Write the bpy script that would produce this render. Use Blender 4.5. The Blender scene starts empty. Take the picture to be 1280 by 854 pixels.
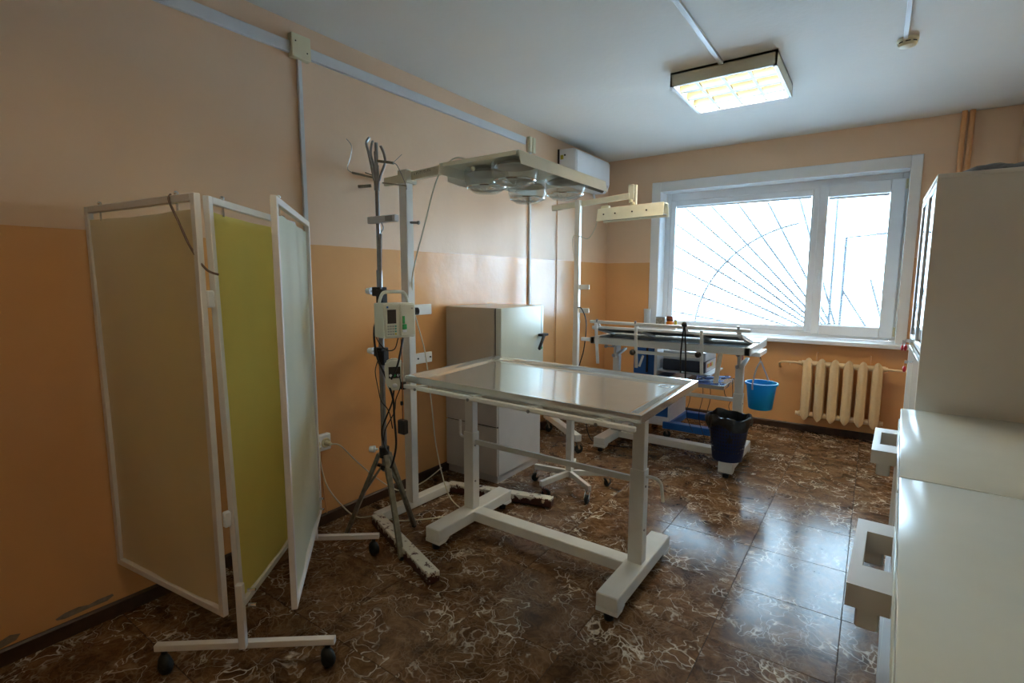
import bpy, bmesh, math, random
from mathutils import Vector, Matrix
random.seed(4)
V = Vector
col = bpy.context.scene.collection
scene = bpy.context.scene

# ---------------------------------------------------------------- camera
cam_d = bpy.data.cameras.new('camera'); cam = bpy.data.objects.new('camera', cam_d); col.objects.link(cam)
cam_d.sensor_fit = 'HORIZONTAL'; cam_d.sensor_width = 36.0; cam_d.lens = 640.67 / 1280 * 36.0
cam_d.clip_start = .02; cam_d.clip_end = 200
YAW, PITCH, ROLL = math.radians(35.1632), math.radians(6.8758), math.radians(.1382)
F = V((-math.sin(YAW) * math.cos(PITCH), math.cos(YAW) * math.cos(PITCH), -math.sin(PITCH)))
Rt = V((math.cos(YAW), math.sin(YAW), 0)); U = Rt.cross(F)
a = math.cos(ROLL) * Rt + math.sin(ROLL) * U; b = -math.sin(ROLL) * Rt + math.cos(ROLL) * U
M = Matrix(((a.x, b.x, -F.x, 2.6817), (a.y, b.y, -F.y, 0), (a.z, b.z, -F.z, 1.5), (0, 0, 0, 1)))
cam.matrix_world = M
scene.camera = cam

# ---------------------------------------------------------------- sky, exposure
world = bpy.data.worlds.new('sky'); scene.world = world; world.use_nodes = True
bg = world.node_tree.nodes['Background']
bg.inputs['Color'].default_value = (.54, .76, 1.0, 1); bg.inputs['Strength'].default_value = 10.5
scene.view_settings.view_transform = 'Standard'; scene.view_settings.look = 'None'
scene.view_settings.gamma = 1; scene.view_settings.use_curve_mapping = False
scene.view_settings.exposure = 1.4
pl_d = bpy.data.lights.new('window_portal', 'AREA'); pl_d.shape = 'RECTANGLE'; pl_d.size = 2.3; pl_d.size_y = 1.6
pl_d.cycles.is_portal = True
pl_o = bpy.data.objects.new('window_portal', pl_d); col.objects.link(pl_o)
pl_o.location = (1.755, 6.12, 1.70); pl_o.rotation_euler = (math.radians(-90), 0, 0)
LAMP_TUBE = 34.0          # radiance of the fluorescent tubes

# ---------------------------------------------------------------- materials
def mat(name, c, rough=.5, metal=0, spec=.5, var=.06, vscale=8, bump=0, bscale=60, trans=0, ior=1.45, coat=0, emit=0, alpha=None, transl=0, transl_c=None):
    m = bpy.data.materials.new(name); m.use_nodes = True
    nt = m.node_tree; N = nt.nodes; Lk = nt.links
    p = N['Principled BSDF']
    p.inputs['Roughness'].default_value = rough; p.inputs['Metallic'].default_value = metal
    p.inputs['Specular IOR Level'].default_value = spec; p.inputs['IOR'].default_value = ior
    p.inputs['Transmission Weight'].default_value = trans; p.inputs['Coat Weight'].default_value = coat
    tc = N.new('ShaderNodeTexCoord')
    if var:
        n = N.new('ShaderNodeTexNoise'); n.inputs['Scale'].default_value = vscale; n.inputs['Detail'].default_value = 4
        Lk.new(tc.outputs['Object'], n.inputs['Vector'])
        r = N.new('ShaderNodeValToRGB')
        r.color_ramp.elements[0].position = .3; r.color_ramp.elements[1].position = .7
        r.color_ramp.elements[0].color = tuple(max(0, x * (1 - var)) for x in c[:3]) + (1,)
        r.color_ramp.elements[1].color = tuple(min(1, x * (1 + var)) for x in c[:3]) + (1,)
        Lk.new(n.outputs['Fac'], r.inputs['Fac']); Lk.new(r.outputs['Color'], p.inputs['Base Color'])
    else:
        p.inputs['Base Color'].default_value = (*c[:3], 1)
    if bump:
        n2 = N.new('ShaderNodeTexNoise'); n2.inputs['Scale'].default_value = bscale; n2.inputs['Detail'].default_value = 3
        Lk.new(tc.outputs['Object'], n2.inputs['Vector'])
        bp = N.new('ShaderNodeBump'); bp.inputs['Strength'].default_value = bump; bp.inputs['Distance'].default_value = .01
        Lk.new(n2.outputs['Fac'], bp.inputs['Height']); Lk.new(bp.outputs['Normal'], p.inputs['Normal'])
    if emit:
        p.inputs['Emission Color'].default_value = (*c[:3], 1); p.inputs['Emission Strength'].default_value = emit
    if transl:
        out = N['Material Output']; mx = N.new('ShaderNodeMixShader'); tr = N.new('ShaderNodeBsdfTranslucent')
        tr.inputs['Color'].default_value = (*(transl_c or c)[:3], 1); mx.inputs['Fac'].default_value = transl
        Lk.new(p.outputs[0], mx.inputs[1]); Lk.new(tr.outputs[0], mx.inputs[2]); Lk.new(mx.outputs[0], out.inputs['Surface'])
    return m

def glass(name, c=(1, 1, 1), rough=0.0, refl=1.0):
    m = bpy.data.materials.new(name); m.use_nodes = True
    N = m.node_tree.nodes; Lk = m.node_tree.links; N.remove(N['Principled BSDF'])
    fr = N.new('ShaderNodeFresnel'); fr.inputs['IOR'].default_value = 1.45
    t = N.new('ShaderNodeBsdfTransparent'); t.inputs['Color'].default_value = (*c, 1)
    g = N.new('ShaderNodeBsdfGlossy'); g.inputs['Roughness'].default_value = rough
    mx = N.new('ShaderNodeMixShader'); mu = N.new('ShaderNodeMath'); mu.operation = 'MULTIPLY'; mu.inputs[1].default_value = refl
    Lk.new(fr.outputs[0], mu.inputs[0]); Lk.new(mu.outputs[0], mx.inputs[0]); Lk.new(t.outputs[0], mx.inputs[1]); Lk.new(g.outputs[0], mx.inputs[2])
    Lk.new(mx.outputs[0], N['Material Output'].inputs['Surface'])
    return m

def wall_mat():
    m = bpy.data.materials.new('two_tone_wall_paint'); m.use_nodes = True
    N = m.node_tree.nodes; L = m.node_tree.links; p = N['Principled BSDF']
    g = N.new('ShaderNodeNewGeometry'); s = N.new('ShaderNodeSeparateXYZ'); L.new(g.outputs['Position'], s.inputs[0])
    nz = N.new('ShaderNodeTexNoise'); nz.inputs['Scale'].default_value = 9; nz.inputs['Detail'].default_value = 5; L.new(g.outputs['Position'], nz.inputs['Vector'])
    ad = N.new('ShaderNodeMath'); ad.operation = 'MULTIPLY_ADD'; ad.inputs[1].default_value = .008; L.new(nz.outputs['Fac'], ad.inputs[0]); L.new(s.outputs['Z'], ad.inputs[2])
    th = N.new('ShaderNodeMath'); th.operation = 'GREATER_THAN'; th.inputs[1].default_value = 1.703; L.new(ad.outputs[0], th.inputs[0])
    def tone(c, v):
        n = N.new('ShaderNodeTexNoise'); n.inputs['Scale'].default_value = 1.6; n.inputs['Detail'].default_value = 6; L.new(g.outputs['Position'], n.inputs['Vector'])
        r = N.new('ShaderNodeValToRGB'); r.color_ramp.elements[0].position = .35; r.color_ramp.elements[1].position = .65
        r.color_ramp.elements[0].color = tuple(x * (1 - v) for x in c) + (1,); r.color_ramp.elements[1].color = tuple(min(1, x * (1 + v)) for x in c) + (1,)
        L.new(n.outputs['Fac'], r.inputs['Fac']); return r
    lo = tone(LOW, .05); hi = tone(HIGH, .03)
    mx = N.new('ShaderNodeMix'); mx.data_type = 'RGBA'
    L.new(th.outputs[0], mx.inputs['Factor']); L.new(lo.outputs['Color'], mx.inputs['A']); L.new(hi.outputs['Color'], mx.inputs['B'])
    L.new(mx.outputs['Result'], p.inputs['Base Color'])
    rr = N.new('ShaderNodeMath'); rr.operation = 'MULTIPLY_ADD'; rr.inputs[1].default_value = .18; rr.inputs[2].default_value = .22
    L.new(th.outputs[0], rr.inputs[0]); L.new(rr.outputs[0], p.inputs['Roughness'])
    b1 = N.new('ShaderNodeTexNoise'); b1.inputs['Scale'].default_value = 3.0; b1.inputs['Detail'].default_value = 8; L.new(g.outputs['Position'], b1.inputs['Vector'])
    bp = N.new('ShaderNodeBump'); bp.inputs['Strength'].default_value = .5; bp.inputs['Distance'].default_value = .015
    L.new(b1.outputs['Fac'], bp.inputs['Height']); L.new(bp.outputs['Normal'], p.inputs['Normal'])
    p.inputs['Specular IOR Level'].default_value = .45
    return m
LOW = (.76, .41, .17); HIGH = (.80, .57, .385)

def marble_mat():
    m = bpy.data.materials.new('brown_marble_tile'); m.use_nodes = True
    N = m.node_tree.nodes; L = m.node_tree.links; p = N['Principled BSDF']
    tc = N.new('ShaderNodeTexCoord'); oi = N.new('ShaderNodeObjectInfo')
    sc = N.new('ShaderNodeVectorMath'); sc.operation = 'SCALE'; sc.inputs['Scale'].default_value = 37.0
    cb = N.new('ShaderNodeCombineXYZ'); L.new(oi.outputs['Random'], cb.inputs[0])
    m2 = N.new('ShaderNodeMath'); m2.operation = 'MULTIPLY'; m2.inputs[1].default_value = 7.3; L.new(oi.outputs['Random'], m2.inputs[0]); L.new(m2.outputs[0], cb.inputs[1])
    L.new(cb.outputs[0], sc.inputs[0])
    add = N.new('ShaderNodeVectorMath'); L.new(tc.outputs['Object'], add.inputs[0]); L.new(sc.outputs[0], add.inputs[1])
    # warp
    w = N.new('ShaderNodeTexNoise'); w.inputs['Scale'].default_value = 5.0; w.inputs['Detail'].default_value = 3.5; L.new(add.outputs[0], w.inputs['Vector'])
    ws = N.new('ShaderNodeVectorMath'); ws.operation = 'SCALE'; ws.inputs['Scale'].default_value = .26; L.new(w.outputs['Color'], ws.inputs[0])
    wa = N.new('ShaderNodeVectorMath'); L.new(add.outputs[0], wa.inputs[0]); L.new(ws.outputs[0], wa.inputs[1])
    def vein(scale, width, soft):
        vo = N.new('ShaderNodeTexVoronoi'); vo.feature = 'DISTANCE_TO_EDGE'; vo.inputs['Scale'].default_value = scale; L.new(wa.outputs[0], vo.inputs['Vector'])
        mr = N.new('ShaderNodeMapRange'); mr.inputs['From Min'].default_value = width; mr.inputs['From Max'].default_value = width + soft
        mr.inputs['To Min'].default_value = 1; mr.inputs['To Max'].default_value = 0; L.new(vo.outputs['Distance'], mr.inputs['Value']); return mr.outputs['Result']
    v2 = vein(15, .0, .06); v3 = vein(30, .0, .10)
    def ridge(scale, width, off):
        n = N.new('ShaderNodeTexNoise'); n.inputs['Scale'].default_value = scale; n.inputs['Detail'].default_value = 4; n.inputs['Roughness'].default_value = .5; n.inputs['Distortion'].default_value = .4
        ov = N.new('ShaderNodeVectorMath'); ov.inputs[1].default_value = off; L.new(wa.outputs[0], ov.inputs[0]); L.new(ov.outputs[0], n.inputs['Vector'])
        su = N.new('ShaderNodeMath'); su.operation = 'SUBTRACT'; su.inputs[1].default_value = .5; L.new(n.outputs['Fac'], su.inputs[0])
        ab = N.new('ShaderNodeMath'); ab.operation = 'ABSOLUTE'; L.new(su.outputs[0], ab.inputs[0])
        mr = N.new('ShaderNodeMapRange'); mr.inputs['From Min'].default_value = 0; mr.inputs['From Max'].default_value = width; mr.inputs['To Min'].default_value = 1; mr.inputs['To Max'].default_value = 0
        L.new(ab.outputs[0], mr.inputs['Value']); return mr.outputs['Result']
    def mask(scale, lo, hi, off):
        n = N.new('ShaderNodeTexNoise'); n.inputs['Scale'].default_value = scale; n.inputs['Detail'].default_value = 4
        ov = N.new('ShaderNodeVectorMath'); ov.inputs[1].default_value = off; L.new(add.outputs[0], ov.inputs[0]); L.new(ov.outputs[0], n.inputs['Vector'])
        mr = N.new('ShaderNodeMapRange'); mr.inputs['From Min'].default_value = lo; mr.inputs['From Max'].default_value = hi; L.new(n.outputs['Fac'], mr.inputs['Value']); return mr.outputs['Result']
    def mul(x, y):
        q = N.new('ShaderNodeMath'); q.operation = 'MULTIPLY'; q.use_clamp = True
        for i, s_ in enumerate((x, y)):
            if isinstance(s_, float): q.inputs[i].default_value = s_
            else: L.new(s_, q.inputs[i])
        return q.outputs[0]
    def mix(f, ca, cb_):
        q = N.new('ShaderNodeMix'); q.data_type = 'RGBA'; L.new(f, q.inputs['Factor'])
        for k, s_ in (('A', ca), ('B', cb_)):
            if isinstance(s_, tuple): q.inputs[k].default_value = (*s_, 1)
            else: L.new(s_, q.inputs[k])
        return q.outputs['Result']
    n0 = N.new('ShaderNodeTexNoise'); n0.inputs['Scale'].default_value = 9; n0.inputs['Detail'].default_value = 9; n0.inputs['Roughness'].default_value = .74; L.new(wa.outputs[0], n0.inputs['Vector'])
    rp = N.new('ShaderNodeValToRGB'); e = rp.color_ramp.elements
    e[0].position = .36; e[0].color = (.045, .020, .008, 1); e[1].position = .66; e[1].color = (.240, .135, .065, 1)
    x = rp.color_ramp.elements.new(.5); x.color = (.125, .064, .028, 1); L.new(n0.outputs['Fac'], rp.inputs['Fac'])
    k1 = mask(4.0, .52, .64, (3, 1, 0)); k2 = mask(4.0, .40, .62, (9, 4, 2)); k3 = mask(3.0, .38, .58, (5, 5, 2))
    c = mix(mul(mul(v3, k2), .45), rp.outputs['Color'], (.42, .31, .21))
    c = mix(mul(mul(v2, k1), 1.0), c, (.74, .66, .54))
    c = mix(mul(mul(ridge(3.4, .0065, (2, 3, 0)), k3), .85), c, (.66, .56, .43))
    c = mix(mul(ridge(1.9, .0035, (7, 1, 0)), .75), c, (.72, .63, .50))
    n3 = mask(7, .66, .72, (1, 7, 5)); n4 = mask(18, .48, .60, (2, 7, 1))
    c = mix(mul(mul(n3, n4), .85), c, (.74, .66, .54))
    L.new(c, p.inputs['Base Color'])
    p.inputs['Roughness'].default_value = .22; p.inputs['Specular IOR Level'].default_value = .24
    rn = N.new('ShaderNodeMapRange'); rn.inputs['To Min'].default_value = .13; rn.inputs['To Max'].default_value = .24; L.new(n0.outputs['Fac'], rn.inputs['Value']); L.new(rn.outputs['Result'], p.inputs['Roughness'])
    return m

def rust_mat():
    m = bpy.data.materials.new('chipped_white_paint_over_rust'); m.use_nodes = True
    N = m.node_tree.nodes; L = m.node_tree.links; p = N['Principled BSDF']
    g = N.new('ShaderNodeNewGeometry'); s = N.new('ShaderNodeSeparateXYZ'); L.new(g.outputs['Position'], s.inputs[0])
    n = N.new('ShaderNodeTexNoise'); n.inputs['Scale'].default_value = 26; n.inputs['Detail'].default_value = 6; n.inputs['Roughness'].default_value = .7; L.new(g.outputs['Position'], n.inputs['Vector'])
    mr = N.new('ShaderNodeMapRange'); mr.inputs['From Min'].default_value = .0; mr.inputs['From Max'].default_value = .062; mr.inputs['To Min'].default_value = .30; mr.inputs['To Max'].default_value = -.06
    L.new(s.outputs['Z'], mr.inputs['Value'])
    ad = N.new('ShaderNodeMath'); ad.operation = 'ADD'; L.new(n.outputs['Fac'], ad.inputs[0]); L.new(mr.outputs['Result'], ad.inputs[1])
    th = N.new('ShaderNodeMapRange'); th.inputs['From Min'].default_value = .515; th.inputs['From Max'].default_value = .527; L.new(ad.outputs[0], th.inputs['Value'])
    mx = N.new('ShaderNodeMix'); mx.data_type = 'RGBA'; mx.inputs['A'].default_value = (.74, .72, .62, 1); mx.inputs['B'].default_value = (.075, .022, .014, 1)
    L.new(th.outputs['Result'], mx.inputs['Factor']); L.new(mx.outputs['Result'], p.inputs['Base Color'])
    p.inputs['Roughness'].default_value = .5
    return m

WALL = wall_mat(); MARBLE = marble_mat(); RUST = rust_mat()
CEIL = mat('ceiling_paint', (.80, .81, .78), .75, var=.02, vscale=1.5, bump=.15, bscale=30)
GROUT = mat('brown_grout', (.045, .028, .018), .8, bump=.2)
BASE = mat('dark_brown_baseboard', (.055, .028, .016), .4, var=.25, vscale=20)
PVC = mat('white_plastic', (.84, .87, .90), .35, var=.02)
CREAM = mat('yellowed_cream_plastic', (.74, .69, .48), .4, var=.04)
CONDUIT = mat('grey_white_trunking', (.66, .68, .70), .4, var=.03)
WPAINT = mat('white_enamel', (.78, .79, .76), .28, var=.03, vscale=14, bump=.05)
SCRP = mat('screen_frame_enamel', (.80, .77, .74), .3, var=.03, vscale=14)
LAMPP = mat('cream_lamp_enamel', (.76, .74, .60), .38, var=.04, vscale=12)
STEEL = mat('stainless_steel', (.72, .75, .74), .11, metal=.72, var=.04, vscale=18)
BRUSH = mat('brushed_steel_sheet', (.42, .42, .40), .38, metal=1, var=.08, vscale=12)
TUBEM = mat('grey_metal_tube', (.30, .31, .32), .3, metal=1, var=.12, vscale=30)
TRIPM = mat('worn_olive_metal', (.27, .26, .20), .4, metal=.6, var=.25, vscale=40)
CHROME = mat('chrome', (.72, .72, .72), .15, metal=1, var=.03)
BLACK = mat('black_plastic', (.013, .013, .014), .4, var=.2, vscale=30)
RUBBER = mat('black_rubber', (.010, .014, .014), .55, var=.2, vscale=30)
CLOTH = mat('cream_curtain_cloth', (.80, .68, .50), .8, var=.05, vscale=3, bump=.25, bscale=5, transl=.45, transl_c=(.80, .64, .38))
YCLOTH = mat('yellow_curtain_cloth', (.90, .80, .27), .75, var=.06, vscale=3, bump=.25, bscale=5, transl=.5, transl_c=(.86, .76, .16))
WCLOTH = mat('white_plastic_sheet', (.74, .78, .68), .3, var=.04, vscale=3, bump=.35, bscale=4, transl=.4, transl_c=(.74, .78, .55))
BEIGE = mat('beige_enamel_case', (.56, .52, .44), .35, var=.03)
MINT = mat('pale_mint_enamel', (.66, .74, .68), .28, var=.02)
GREYC = mat('light_grey_laminate', (.56, .56, .57), .4, var=.03)
DARK = mat('dark_gap', (.02, .018, .016), .7, var=.1)
RADP = mat('ochre_radiator_paint', (.84, .63, .37), .3, var=.04, vscale=20, bump=.15)
PIPEP = mat('orange_pipe_paint', (.72, .38, .17), .35, var=.05)
BLUEP = mat('blue_enamel', (.015, .12, .42), .35, var=.08)
BUCKET = mat('bright_blue_plastic', (.01, .36, .70), .28, var=.04, transl=.25, transl_c=(.02, .5, .85))
NAVY = mat('navy_basket_plastic', (.008, .022, .085), .4, var=.1)
BAG = mat('black_bin_liner', (.014, .014, .014), .32, var=.2, bump=.6, bscale=16)
PUMPM = mat('off_white_pump_plastic', (.72, .73, .62), .4, var=.02)
SCREEN = mat('grey_display', (.055, .050, .045), .2, var=.1)
GREEN = mat('green_plastic', (.05, .42, .12), .35, var=.08)
YELL = mat('yellow_key', (.60, .50, .04), .4)
TEAL = mat('teal_key', (.10, .42, .34), .4)
GREYK = mat('grey_key', (.40, .41, .37), .4)
RED = mat('red_plastic', (.62, .02, .03), .35)
WHITEC = mat('glossy_white_laminate', (.70, .76, .72), .18, var=.02, spec=.6)
TALLC = mat('matte_cream_board', (.76, .73, .66), .5, var=.02)
HANDP = mat('pale_grey_handle_plastic', (.64, .62, .58), .35, var=.02)
PLASTER = mat('bare_grey_plaster', (.26, .22, .16), .9, var=.25, vscale=40)
CORDW = mat('white_cord', (.72, .68, .54), .45)
CORDB = mat('black_cord', (.012, .010, .010), .45)
CORDR = mat('red_brown_cord', (.22, .07, .03), .5)
BLUECORD = mat('blue_lead', (.05, .12, .42), .4)
GLASS = glass('window_glass', (.96, .99, .98))
LENSG = mat('ribbed_lens_glass', (.80, .82, .80), .12, spec=.9, var=.08, vscale=40, transl=0)
CABG = glass('cabinet_door_glass', (.66, .82, .84), .02, 1.5)
SLAT = mat('white_blind_slat', (.86, .88, .88), .45, var=.02, transl=.35, transl_c=(.9, .94, 1))
IRON = mat('painted_iron', (.05, .06, .075), .5, var=.15)
SNOW = mat('snowy_ground', (.88, .90, .92), .8, var=.04, vscale=.5)
BARK = mat('bare_bark', (.12, .10, .10), .8, var=.2)
FILL_TUBE = mat('foreground_fill_tube', (1, .86, .64), .5, var=0, emit=11.0)  # weaker glow for the added out-of-frame ceiling lamp
TUBEL = mat('lit_fluorescent_tube', (1, .86, .64), .5, var=0, emit=LAMP_TUBE)
LOUV = mat('louvre_aluminium', (.10, .10, .085), .35, metal=1, var=.02)
TIN = mat('printed_tin', (.33, .31, .24), .45, var=.45, vscale=60)
ORANGE = mat('orange_plastic', (.80, .24, .01), .35, var=.08)
AMBER = mat('dark_amber_glass', (.16, .035, .012), .2, var=.2)
WPLAST = mat('clear_white_plastic', (.80, .86, .90), .2, var=.03, transl=.5)
BROWNC = mat('brown_elastic_cord', (.16, .10, .07), .6)
INK = mat('faded_dark_print', (.10, .09, .06), .6)

def see_through(m, amount):
    N = m.node_tree.nodes; L = m.node_tree.links; out = N['Material Output']; src = out.inputs['Surface'].links[0].from_socket
    t = N.new('ShaderNodeBsdfTransparent'); t.inputs['Color'].default_value = (.93, .95, .94, 1); mx = N.new('ShaderNodeMixShader'); mx.inputs[0].default_value = amount
    L.new(src, mx.inputs[1]); L.new(t.outputs[0], mx.inputs[2]); L.new(mx.outputs[0], out.inputs['Surface'])
see_through(LENSG, .72)
UNDER = mat('matte_grey_sheet', (.20, .20, .19), .6, metal=0, var=.08, vscale=12)
REVEAL = mat('glossy_white_reveal', (.84, .86, .86), .12, var=.02)
# ---------------------------------------------------------------- mesh helpers
def tag(o, label=None, cat=None, group=None, kind=None):
    if label: o['label'] = label
    if cat: o['category'] = cat
    if group: o['group'] = group
    if kind: o['kind'] = kind
    return o
def thing(name, label, cat, loc, group=None):
    o = bpy.data.objects.new(name, None); col.objects.link(o); o.location = loc; o.empty_display_size = .05
    return tag(o, label, cat, group)
def root_loc(o):
    v = V((0, 0, 0))
    while o is not None: v += o.location; o = o.parent
    return v
def frame_from(p, q, up=V((0, 0, 1))):
    d = (q - p).normalized()
    if abs(d.dot(up)) > .99: up = V((0, 1, 0))
    x = d.cross(up).normalized(); y = x.cross(d).normalized()
    return d, x, y
class MB:
    def __init__(s, M=None): s.bm = bmesh.new(); s.M = M
    def _add(s, vs, fs, sm=False, M=None):
        MM = M or s.M
        vv = [s.bm.verts.new((MM @ V(v)) if MM else V(v)) for v in vs]
        out = []
        for f in fs:
            try:
                q = s.bm.faces.new([vv[i] for i in f]); q.smooth = sm; out.append(q)
            except ValueError: pass
        return vv, out
    def box(s, x0, x1, y0, y1, z0, z1, bev=0, M=None, seg=1):
        vs = [(x, y, z) for z in (z0, z1) for y in (y0, y1) for x in (x0, x1)]
        fs = [(0, 2, 3, 1), (4, 5, 7, 6), (0, 1, 5, 4), (1, 3, 7, 5), (3, 2, 6, 7), (2, 0, 4, 6)]
        vv, ff = s._add(vs, fs, False, M)
        if bev:
            ed = list({e for f in ff for e in f.edges})
            bmesh.ops.bevel(s.bm, geom=ed, offset=bev, segments=seg, profile=.6, affect='EDGES')
        return s
    def bar(s, p, q, w, h, bev=0, up=V((0, 0, 1))):
        p, q = V(p), V(q); d, x, y = frame_from(p, q, V(up)); L = (q - p).length
        Mx = Matrix(((x.x, d.x, y.x, p.x), (x.y, d.y, y.y, p.y), (x.z, d.z, y.z, p.z), (0, 0, 0, 1)))
        if s.M: Mx = s.M @ Mx
        return s.box(-w / 2, w / 2, 0, L, -h / 2, h / 2, bev, Mx)
    def tube(s, pts, r, n=8, cap=True):
        pts = [V(p) for p in pts]; rings = []; up = V((0, 0, 1))
        d0, x, y = frame_from(pts[0], pts[1]); vs = []; rr = r if isinstance(r, (list, tuple)) else [r] * len(pts)
        for i, p in enumerate(pts):
            d = (pts[min(i + 1, len(pts) - 1)] - pts[max(i - 1, 0)]).normalized()
            x = (x - d * x.dot(d)); x = x.normalized() if x.length > 1e-6 else frame_from(p, p + d)[1]; y = d.cross(x)
            for k in range(n):
                t = 2 * math.pi * k / n; vs.append(p + (x * math.cos(t) + y * math.sin(t)) * rr[i])
        fs = [(i * n + k, i * n + (k + 1) % n, (i + 1) * n + (k + 1) % n, (i + 1) * n + k) for i in range(len(pts) - 1) for k in range(n)]
        vv, ff = s._add(vs, fs, True)
        if cap:
            for st in (0, (len(pts) - 1) * n):
                try: s.bm.faces.new(vv[st:st + n])
                except ValueError: pass
        return s
    def cyl(s, p, q, r, n=16, r2=None): return s.tube([p, q], [r, r if r2 is None else r2], n)
    def lathe(s, prof, c=(0, 0, 0), n=24, M=None, close=False):
        c = V(c); vs = []
        for (r, z) in prof:
            for k in range(n):
                t = 2 * math.pi * k / n; vs.append((c.x + r * math.cos(t), c.y + r * math.sin(t), c.z + z))
        m = len(prof)
        fs = [(i * n + k, i * n + (k + 1) % n, (i + 1) * n + (k + 1) % n, (i + 1) * n + k) for i in range(m - 1) for k in range(n)]
        vv, _ = s._add(vs, fs, True, M)
        for i in (0, m - 1):
            if close and prof[i][0] > 1e-4:
                try: s.bm.faces.new(vv[i * n:(i + 1) * n])
                except ValueError: pass
        return s
    def poly(s, vs, fs, sm=False): s._add(vs, fs, sm); return s
    def prism(s, outline, axis, a0, a1, bev=0):
        """outline: 2D points on the plane across axis"""
        def P(u, v, t): return {'x': (t, u, v), 'y': (u, t, v), 'z': (u, v, t)}[axis]
        n = len(outline); vs = [P(u, v, a0) for u, v in outline] + [P(u, v, a1) for u, v in outline]
        fs = [tuple(range(n))[::-1], tuple(range(n, 2 * n))] + [(i, (i + 1) % n, n + (i + 1) % n, n + i) for i in range(n)]
        vv, ff = s._add(vs, fs)
        if bev:
            ed = list({e for f in ff for e in f.edges}); bmesh.ops.bevel(s.bm, geom=ed, offset=bev, segments=2, affect='EDGES')
        return s
    def ball(s, c, r, sx=1, sy=1, sz=1, n=12):
        prof = [(max(1e-5, math.sin(math.pi * i / 8)), -math.cos(math.pi * i / 8)) for i in range(9)]
        Mx = Matrix.Translation(V(c)) @ Matrix.Diagonal((r * sx, r * sy, r * sz, 1))
        return s.lathe(prof, (0, 0, 0), n, (s.M @ Mx) if s.M else Mx)
    def build(s, name, m, parent=None, label=None, kind=None, origin=None):
        bm = s.bm; bmesh.ops.remove_doubles(bm, verts=bm.verts, dist=1e-6); bmesh.ops.recalc_face_normals(bm, faces=bm.faces)
        base = root_loc(parent) if parent else V((0, 0, 0))
        o0 = V(origin) if origin is not None else base
        bmesh.ops.translate(bm, verts=bm.verts, vec=-o0)
        me = bpy.data.meshes.new(name); bm.to_mesh(me); bm.free(); me.materials.append(m)
        me.set_sharp_from_angle(angle=math.radians(38))
        o = bpy.data.objects.new(name, me); col.objects.link(o)
        if parent: o.parent = parent; o.location = o0 - base
        else: o.location = o0
        return tag(o, label=label, kind=kind)
def spline(pts, k=6):
    pts = [V(p) for p in pts]; P = [pts[0]] + pts + [pts[-1]]; out = []
    for i in range(1, len(P) - 2):
        for j in range(k):
            t = j / k; a_, b_, c_, d_ = P[i - 1], P[i], P[i + 1], P[i + 2]
            out.append(.5 * ((2 * b_) + (c_ - a_) * t + (2 * a_ - 5 * b_ + 4 * c_ - d_) * t * t + (3 * b_ - a_ - 3 * c_ + d_) * t ** 3))
    out.append(pts[-1]); return out
def cord(name, pts, r, m, parent=None, k=6, n=6): return MB().tube(spline(pts, k), r, n).build(name, m, parent)
def caster(parent, x, y, top, r, ang=0, metal=CHROME, tyre=RUBBER, w=.022, trail=.02, hub=True):
    """a fork under `top` and a wheel standing on the floor"""
    c, s = math.cos(ang), math.sin(ang); wx, wy = x + c * trail, y + s * trail; nx, ny = -s, c
    f = MB(); f.cyl((x, y, top - .012), (x, y, top), r * .55, 12)
    for k in (-1, 1):
        o_ = (nx * (w / 2 + .004) * k, ny * (w / 2 + .004) * k)
        f.bar((x + o_[0], y + o_[1], top - .008), (wx + o_[0], wy + o_[1], r), .003, .018, up=(c, s, 0))
    fo = f.build('caster', metal, parent)
    wm = MB()
    prof = [(r * .25, -w * .5), (r * .8, -w * .5), (r * .97, -w * .32), (r, 0), (r * .97, w * .32), (r * .8, w * .5), (r * .25, w * .5)]
    wm.lathe(prof, (0, 0, 0), 20, Matrix.Translation((wx, wy, r)) @ Matrix(((c, 0, nx, 0), (s, 0, ny, 0), (0, 1, 0, 0), (0, 0, 0, 1))), close=True)
    wm.build('wheel', tyre, fo)
    return fo

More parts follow.
